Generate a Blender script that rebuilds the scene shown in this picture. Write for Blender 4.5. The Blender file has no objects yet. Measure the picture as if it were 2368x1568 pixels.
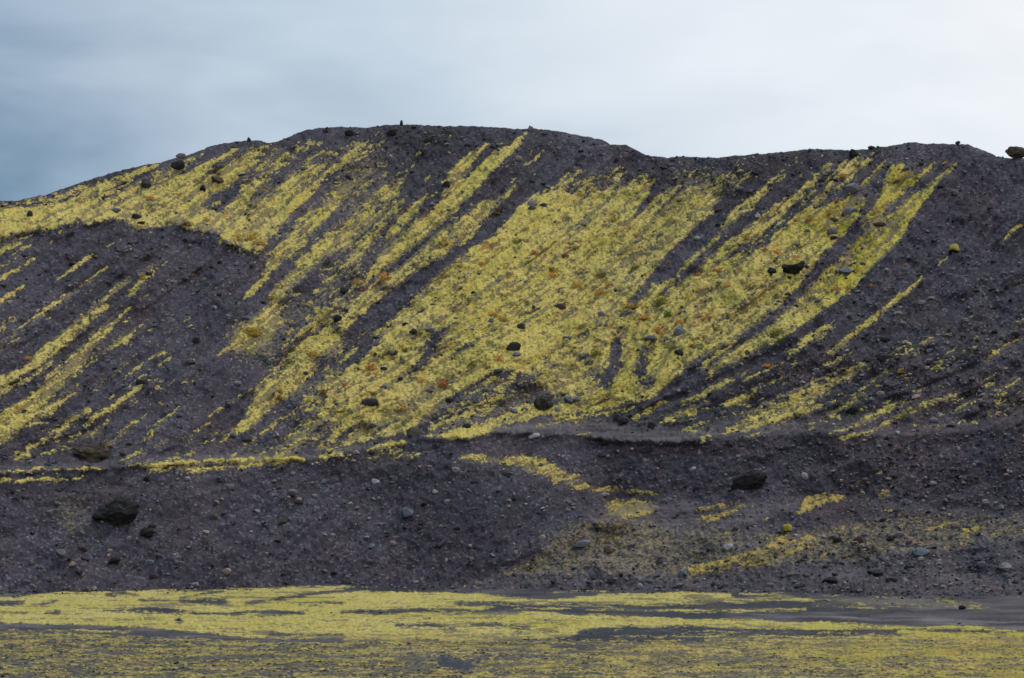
import bpy, math, random
import numpy as np
from mathutils import Vector, Matrix, Euler, noise as mnoise

# ------------------------------------------------------------------ camera, sky, sun, exposure
SC = bpy.context.scene
COL = SC.collection
W, HGT = 1024, 678
F = 105.0 / 36.0 * W            # focal length in pixels
HOR = 508.0                     # image row of the true horizon
HC = 8.0                        # eye height above the plain, metres

cam_d = bpy.data.cameras.new('camera'); cam = bpy.data.objects.new('camera', cam_d); COL.objects.link(cam)
cam.location = (0, 0, HC); cam.rotation_euler = (math.radians(90), 0, 0)
cam_d.lens = 105; cam_d.sensor_width = 36; cam_d.shift_y = (HOR - HGT / 2) / W
cam_d.clip_start = 1; cam_d.clip_end = 20000
SC.camera = cam
SC.render.filter_size = 1.6
SC.cycles.filter_width = 1.6

def lin(r, g, b):
    f = lambda c: (c/255/12.92) if c/255 <= .04045 else ((c/255+.055)/1.055)**2.4
    return (f(r), f(g), f(b), 1)

SUN_EL, SUN_AZ = 58, 35         # degrees; azimuth from the view direction (+Y) towards the right (+X)
world = bpy.data.worlds.new('World'); SC.world = world; world.use_nodes = True
nt = world.node_tree; nt.nodes.clear()
def WN(t, **k):
    n = nt.nodes.new(t)
    for a, b in k.items(): setattr(n, a, b)
    return n
def math_node(tree, op, a, b=None, c=None, clamp=False):
    n = tree.nodes.new('ShaderNodeMath'); n.operation = op; n.use_clamp = clamp
    for i, x in enumerate((a, b, c)):
        if x is None: continue
        if isinstance(x, (int, float)): n.inputs[i].default_value = x
        else: tree.links.new(x, n.inputs[i])
    return n.outputs[0]
def mix_node(tree, fac, a, b, mode='MIX'):
    n = tree.nodes.new('ShaderNodeMix'); n.data_type = 'RGBA'; n.blend_type = mode; n.clamp_factor = True
    for s, x in ((0, fac), (6, a), (7, b)):
        if isinstance(x, (int, float)): n.inputs[s].default_value = x
        elif isinstance(x, tuple): n.inputs[s].default_value = x
        else: tree.links.new(x, n.inputs[s])
    return n.outputs[2]
def ramp(tree, fac, stops, interp='LINEAR'):
    n = tree.nodes.new('ShaderNodeValToRGB'); n.color_ramp.interpolation = interp
    e = n.color_ramp.elements
    while len(e) < len(stops): e.new(.5)
    for i, (p, c) in enumerate(stops):
        e[i].position = p; e[i].color = c if isinstance(c, tuple) else (c, c, c, 1)
    tree.links.new(fac, n.inputs[0])
    return n.outputs[0]
def noise_node(tree, vec, scale, detail=3, rough=.5, dist=0, out=0):
    n = tree.nodes.new('ShaderNodeTexNoise'); n.inputs['Scale'].default_value = scale
    n.inputs['Detail'].default_value = detail; n.inputs['Roughness'].default_value = rough
    n.inputs['Distortion'].default_value = dist
    if vec is not None: tree.links.new(vec, n.inputs['Vector'])
    return n.outputs[out]
def mapping(tree, vec, scale=(1, 1, 1), rot=(0, 0, 0), loc=(0, 0, 0)):
    n = tree.nodes.new('ShaderNodeMapping'); n.inputs['Scale'].default_value = scale
    n.inputs['Rotation'].default_value = rot; n.inputs['Location'].default_value = loc
    tree.links.new(vec, n.inputs['Vector']); return n.outputs[0]

tc = WN('ShaderNodeTexCoord')
sep = WN('ShaderNodeSeparateXYZ'); nt.links.new(tc.outputs['Generated'], sep.inputs[0])
dx, dy, dz = sep.outputs
# overcast sheet: brighter towards the veiled sun on the right, blue-grey rain cloud to the left
n1 = noise_node(nt, mapping(nt, tc.outputs['Generated'], (7, 7, 22), (0, .35, 0)), 1.0, 4, .5, .3)
n2 = noise_node(nt, mapping(nt, tc.outputs['Generated'], (14, 14, 40), (0, .5, 0), (3, 1, 2)), 1.0, 3, .5, .2)
off = math_node(nt, 'MULTIPLY', math_node(nt, 'SUBTRACT', n1, .5), .24)
off2 = math_node(nt, 'MULTIPLY', math_node(nt, 'SUBTRACT', n2, .5), .10)
xx = math_node(nt, 'ADD', math_node(nt, 'ADD', dx, off), off2)
# lower in the sky the sheet is thicker on the left
lowf = math_node(nt, 'MULTIPLY', math_node(nt, 'SUBTRACT', .17, dz, clamp=True), 0.42)
xx = math_node(nt, 'SUBTRACT', xx, lowf)
def blob(x0, z0, rx, rz, amt):                 # a thicker or thinner place in the cloud sheet
    a_ = math_node(nt, 'DIVIDE', math_node(nt, 'SUBTRACT', dx, x0), rx); b_ = math_node(nt, 'DIVIDE', math_node(nt, 'SUBTRACT', dz, z0), rz)
    r2 = math_node(nt, 'ADD', math_node(nt, 'MULTIPLY', a_, a_), math_node(nt, 'MULTIPLY', b_, b_))
    return math_node(nt, 'MULTIPLY', math_node(nt, 'POWER', 2.718, math_node(nt, 'MULTIPLY', r2, -1.0)), amt)
for args in ((-.185, .095, .05, .034, -.045), (-.165, .172, .05, .016, -.035), (-.115, .150, .05, .02, .022), (-.045, .115, .035, .014, .035), (-.13, .118, .05, .012, -.02), (.16, .155, .03, .02, .06), (.03, .112, .06, .012, -.02)):
    xx = math_node(nt, 'ADD', xx, blob(*args))
fx = math_node(nt, 'MULTIPLY_ADD', xx, 2.3, .515, clamp=True)
cloud = ramp(nt, fx, [(0.0, lin(112, 142, 168)), (.08, lin(142, 166, 189)), (.20, lin(170, 188, 207)), (.38, lin(196, 212, 227)),
                      (.56, lin(220, 230, 240)), (.80, lin(234, 241, 248)), (1, lin(248, 250, 253))])
up = ramp(nt, dz, [(0.0, .96), (.2, 1.0), (.6, 1.75), (1, 2.25)])
cloud = mix_node(nt, 1.0, cloud, up, 'MULTIPLY')
cloud = mix_node(nt, 1.0, cloud, ramp(nt, n1, [(.25, .95), (.75, 1.04)]), 'MULTIPLY')
sky = WN('ShaderNodeTexSky', sky_type='NISHITA', sun_disc=False, sun_elevation=math.radians(SUN_EL), sun_rotation=math.radians(SUN_AZ))
sc10 = mix_node(nt, 1.0, cloud, (10, 10, 10, 1), 'MULTIPLY')
tot = mix_node(nt, .96, sky.outputs[0], sc10)
bg = WN('ShaderNodeBackground'); bg.inputs[1].default_value = .1
nt.links.new(tot, bg.inputs[0])
wo = WN('ShaderNodeOutputWorld'); nt.links.new(bg.outputs[0], wo.inputs[0])

sun_d = bpy.data.lights.new('sun', 'SUN'); sun_d.energy = .8; sun_d.angle = math.radians(14); sun_d.color = (1, .97, .92)
sun = bpy.data.objects.new('sun', sun_d); COL.objects.link(sun)
e, a = math.radians(SUN_EL), math.radians(SUN_AZ)
sdir = Vector((math.cos(e)*math.sin(a), math.cos(e)*math.cos(a), math.sin(e)))
sun.rotation_euler = sdir.to_track_quat('Z', 'Y').to_euler(); sun.location = (60, 100, 200)

SC.view_settings.view_transform = 'Standard'; SC.view_settings.look = 'None'
SC.view_settings.gamma = 1; SC.view_settings.use_curve_mapping = False; SC.view_settings.exposure = 0.0

# ------------------------------------------------------------------ numeric helpers
rs = np.random.RandomState(7); random.seed(7)
G = 0.8                         # survey grid step
U0, U1, V0, V1 = -160.0, 1184.0, 100.0, 692.0
NU, NV = int((U1-U0)/G)+1, int((V1-V0)/G)+1
UU = U0 + G*np.arange(NU); VV = V0 + G*np.arange(NV)
fy = np.fft.fftfreq(NV)[:, None]; fxq = np.fft.rfftfreq(NU)[None, :]
def gnoise(sx, sy=None):
    sy = sy or sx
    w = np.fft.rfft2(rs.randn(NV, NU)) * np.exp(-2*np.pi**2*((fxq*sx)**2 + (fy*sy)**2))
    o = np.fft.irfft2(w, s=(NV, NU)); return (o-o.mean())/o.std()
def blur(a, sx, sy=None):
    sy = sy or sx
    pad = 60; p = np.pad(a, pad, mode='edge')
    f1 = np.fft.fftfreq(p.shape[0])[:, None]; f2 = np.fft.rfftfreq(p.shape[1])[None, :]
    w = np.fft.rfft2(p)*np.exp(-2*np.pi**2*((f2*sx)**2+(f1*sy)**2))
    return np.fft.irfft2(w, s=p.shape)[pad:-pad, pad:-pad]
def samp(A, u, v):
    x = np.clip((u-U0)/G, 0, NU-1.001); y = np.clip((v-V0)/G, 0, NV-1.001)
    i = x.astype(int); j = y.astype(int); fx_ = x-i; fy_ = y-j
    return (A[j, i]*(1-fx_)+A[j, i+1]*fx_)*(1-fy_) + (A[j+1, i]*(1-fx_)+A[j+1, i+1]*fx_)*fy_
K = W/2367.0
TO = {'1': (0, 261.3), '2': (789, 261.3), '3': (1578, 261.3), '4': (0, 653.2), '5': (789, 653.2), '6': (1578, 653.2),
      '7': (0, 1045.6), '8': (789, 1045.6), '9': (1578, 1045.6)}
def T(t, x, y): return ((TO[t][0]+x*.3337)*K, (TO[t][1]+y*.3337)*K)
TS = .3337*K                    # survey-sheet unit to pixel of angle
def smooth01(x): x = np.clip(x, 0, 1); return x*x*(3-2*x)
def uni(n): return 1/(1+np.exp(-1.702*n))
def curve(pts, closed=False):
    p = np.array(pts, float)*K
    return lambda u: np.interp(u, p[:, 0], p[:, 1])
# ------------------------------------------------------------------ survey of the slope: skyline, crests, hollows
ridge_c = curve([(-500,560),(-200,500),(0,465),(43,463),(110,449),(167,428),(214,413),(284,393),(334,381),(370,376),(407,364),(430,358),(457,350),
 (480,340),(507,333),(540,328),(567,325),(601,325),(617,330),(634,328),(661,321),(687,308),(711,300),(734,296),(790,293.5),(846,295),
 (889,289),(936,288),(976,289.5),(1029,291),(1056,291.5),(1063,290),(1123,293),(1189,297),(1256,299),(1290,303),(1323,310),(1363,317),
 (1390,322),(1410,333),(1450,335),(1466,345),(1493,358),(1540,364),(1578,361),(1625,365),(1661,364),(1711,359),(1745,356),(1812,351),
 (1862,345),(1928,345),(1962,348),(1995,346),(2022,341),(2062,337),(2105,329),(2145,332),(2212,333),(2239,334),(2262,343),(2289,353),
 (2304,362),(2325,364),(2368,365),(2500,372),(2800,420)])
bench_c = curve([(-400,1100),(0,1090),(150,1083),(234,1082),(300,1077),(467,1067),(534,1063),(701,1062),(790,1053),(849,1037),(936,1023),(976,1010),
 (1023,1013),(1083,1011),(1139,998),(1256,1000),(1323,1003),(1373,1010),(1423,1017),(1579,1020),(1645,1018),(1745,1007),(1912,1003),
 (2078,1007),(2245,997),(2368,973),(2700,960)])
base_c = curve([(-400,1372),(0,1371),(200,1368),(400,1362),(570,1357),(700,1352),(790,1352),(1000,1360),(1200,1362),(1578,1367),(1900,1372),(2368,1378),(2700,1380)])
scarp_c = curve([(-400,560),(0,548),(83,531),(147,521),(183,508),(207,518),(247,506),(267,506),(300,521),(354,528),(410,518),(434,528),(460,531),
 (500,535),(520,557),(551,570),(574,578),(617,573),(640,600),(660,640)])
# front bank: its crest, then the edge that runs down to the left
bank_x = np.array([-400,850,1050,1200,1270,1310,1356,1386])*K; bank_y = np.array([1090,1050,1060,1082,1114,1124,1134,1149])*K
edge_x = np.array([1023,1083,1156,1216,1323,1386])*K; edge_y = np.array([1359,1339,1313,1282,1226,1165])*K

u2, v2 = np.meshgrid(UU, VV)
uF, vF = u2/K, v2/K
S = 0.58 + 0.10*np.clip(u2/W, -.1, 1.1) + 0*v2
S += .03*gnoise(60, 60)
rv = ridge_c(u2); bv = bench_c(u2)
S = S*(1-.35*smooth01(1-(v2-rv)/14))                     # rounded shoulder at the skyline
sv = scarp_c(u2); scm = smooth01((670-uF)/60)
S = S - .26*scm*np.exp(-((v2-sv+8)/9)**2) + .30*scm*smooth01((v2-sv)/1.5)*np.exp(-((v2-sv)/9)**2)
below = smooth01((v2-bv)/2+.5)
bench_w = 12+4*smooth01((uF-700)/500)
S = S + (0.12-S)*np.exp(-np.clip((bv-v2)/bench_w, 0, 9)**2)*(v2 <= bv+1)
# ground below the bench
lowS = np.full_like(S, .68)
right = smooth01((uF-np.interp(vF, [1050,1149,1165,1226,1282,1339,1362],[1500,1395,1386,1323,1216,1083,1000]))/14)
face2 = .80 + 0*S
gul = np.interp(u2, np.array([850,1050,1250,1400,1700,1950,2367,2700])*K, np.array([1045,1056,1100,1145,1165,1150,1190,1190])*K)
hum = .44 + .17*gnoise(26, 9) + .10*gnoise(10, 5)
rlow = np.where(v2 < gul, face2, np.clip(hum, .10, .8))
gsaddle = smooth01((uF-850)/300)*smooth01(1-np.abs(v2-gul)/7)
bk = np.interp(u2, bank_x, bank_y)
crestb = smooth01((uF-850)/330)*(1-right)
behind = (v2 < bk)*crestb
lowS = lowS*(1-right)+rlow*right
lowS = lowS*(1-behind) + np.where(v2 < gul, .70, .42)*behind
lowS = lowS*(1-gsaddle*.8)+.32*gsaddle*.8
lowS = lowS + .03*gnoise(40, 30)
# shallow trough and swell of the front left bank
lowS -= .22*np.exp(-((v2-(1128*K+.02*u2))/4)**2)*smooth01((900-uF)/300)
S = np.where(v2 > bv, lowS + .22*np.exp(-((v2-bv-5)/7)**2), S)
S = blur(S, 5.0, 2.0)
tt_ = (HOR-v2)/F
S = np.maximum(S, tt_+.09)
# depth from slope: least-squares surface whose run up the view follows S and whose run across it stays calm
y0f = HC/((base_c(UU)-HOR)/F)
ker = np.exp(-.5*(np.arange(-600, 601)/260.)**2); ker /= ker.sum()
y0 = np.convolve(np.pad(y0f, 600, mode='edge'), ker, 'valid')      # the foot runs nearly straight; the plain rises or dips a little to meet it
FOOT = np.log(y0/y0f)
def plain_y(u, v):
    u = np.asarray(u, float); v = np.asarray(v, float)
    return HC/np.maximum((v-HOR)/F, 1e-4)*np.exp(np.interp(u, UU, FOOT)*smooth01(1-(v-base_c(u))/45))
g_ = -(G/F)/(S-tt_)                              # d ln(distance) per row downwards
ge = np.concatenate([g_, -g_[::-1]], 0); ge = np.concatenate([ge, ge[:, ::-1]], 1)
k1 = 2*np.pi*np.fft.fftfreq(ge.shape[0])[:, None]; k2 = 2*np.pi*np.fft.rfftfreq(ge.shape[1])[None, :]
LAM = 1.0
den_ = 4*np.sin(k1/2)**2 + LAM*4*np.sin(k2/2)**2; den_[0, 0] = 1
gh = np.fft.rfft2(ge); dv = np.exp(1j*k1)-1      # forward difference
Lh = np.conj(dv)*gh/den_; Lh[0, 0] = 0
lnY = np.fft.irfft2(Lh, s=ge.shape)[:NV, :NU]
jb = ((base_c(UU)-V0)/G).astype(int)
mis = np.log(y0) - lnY[jb, np.arange(NU)]
kk = np.exp(-.5*(np.arange(-150, 151)/45.)**2); kk /= kk.sum()
misb = np.convolve(np.pad(mis, 150, mode='edge'), kk, 'valid')
lnY = lnY + misb[None, :] + (mis-misb)[None, :]*np.exp(-np.clip(base_c(u2)-v2, 0, 999)/22)
lnY = np.minimum.accumulate(lnY[::-1]*-1, 0)[::-1]*-1 if False else lnY
big_relief = .16*gnoise(16, 12) + .09*gnoise(6, 4)
ang_pass = True
# hollows behind / around the sunken boulders push the ground back a little
def P3(u, v, off=0.0):
    u = np.asarray(u, float); v = np.asarray(v, float)
    y = samp(YD, u, np.maximum(v, ridge_c(u))) + off
    yp = np.where(v > base_c(u), plain_y(u, v), y)
    return np.stack([yp*(u-W/2)/F, yp, HC + yp*(HOR-v)/F], -1)
NRM = np.array([-.25, -.42, .87]); NRM /= np.linalg.norm(NRM)

# relief
disp = .055*gnoise(2.4, 2.0) + .035*gnoise(1.0, 1.0)
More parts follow.
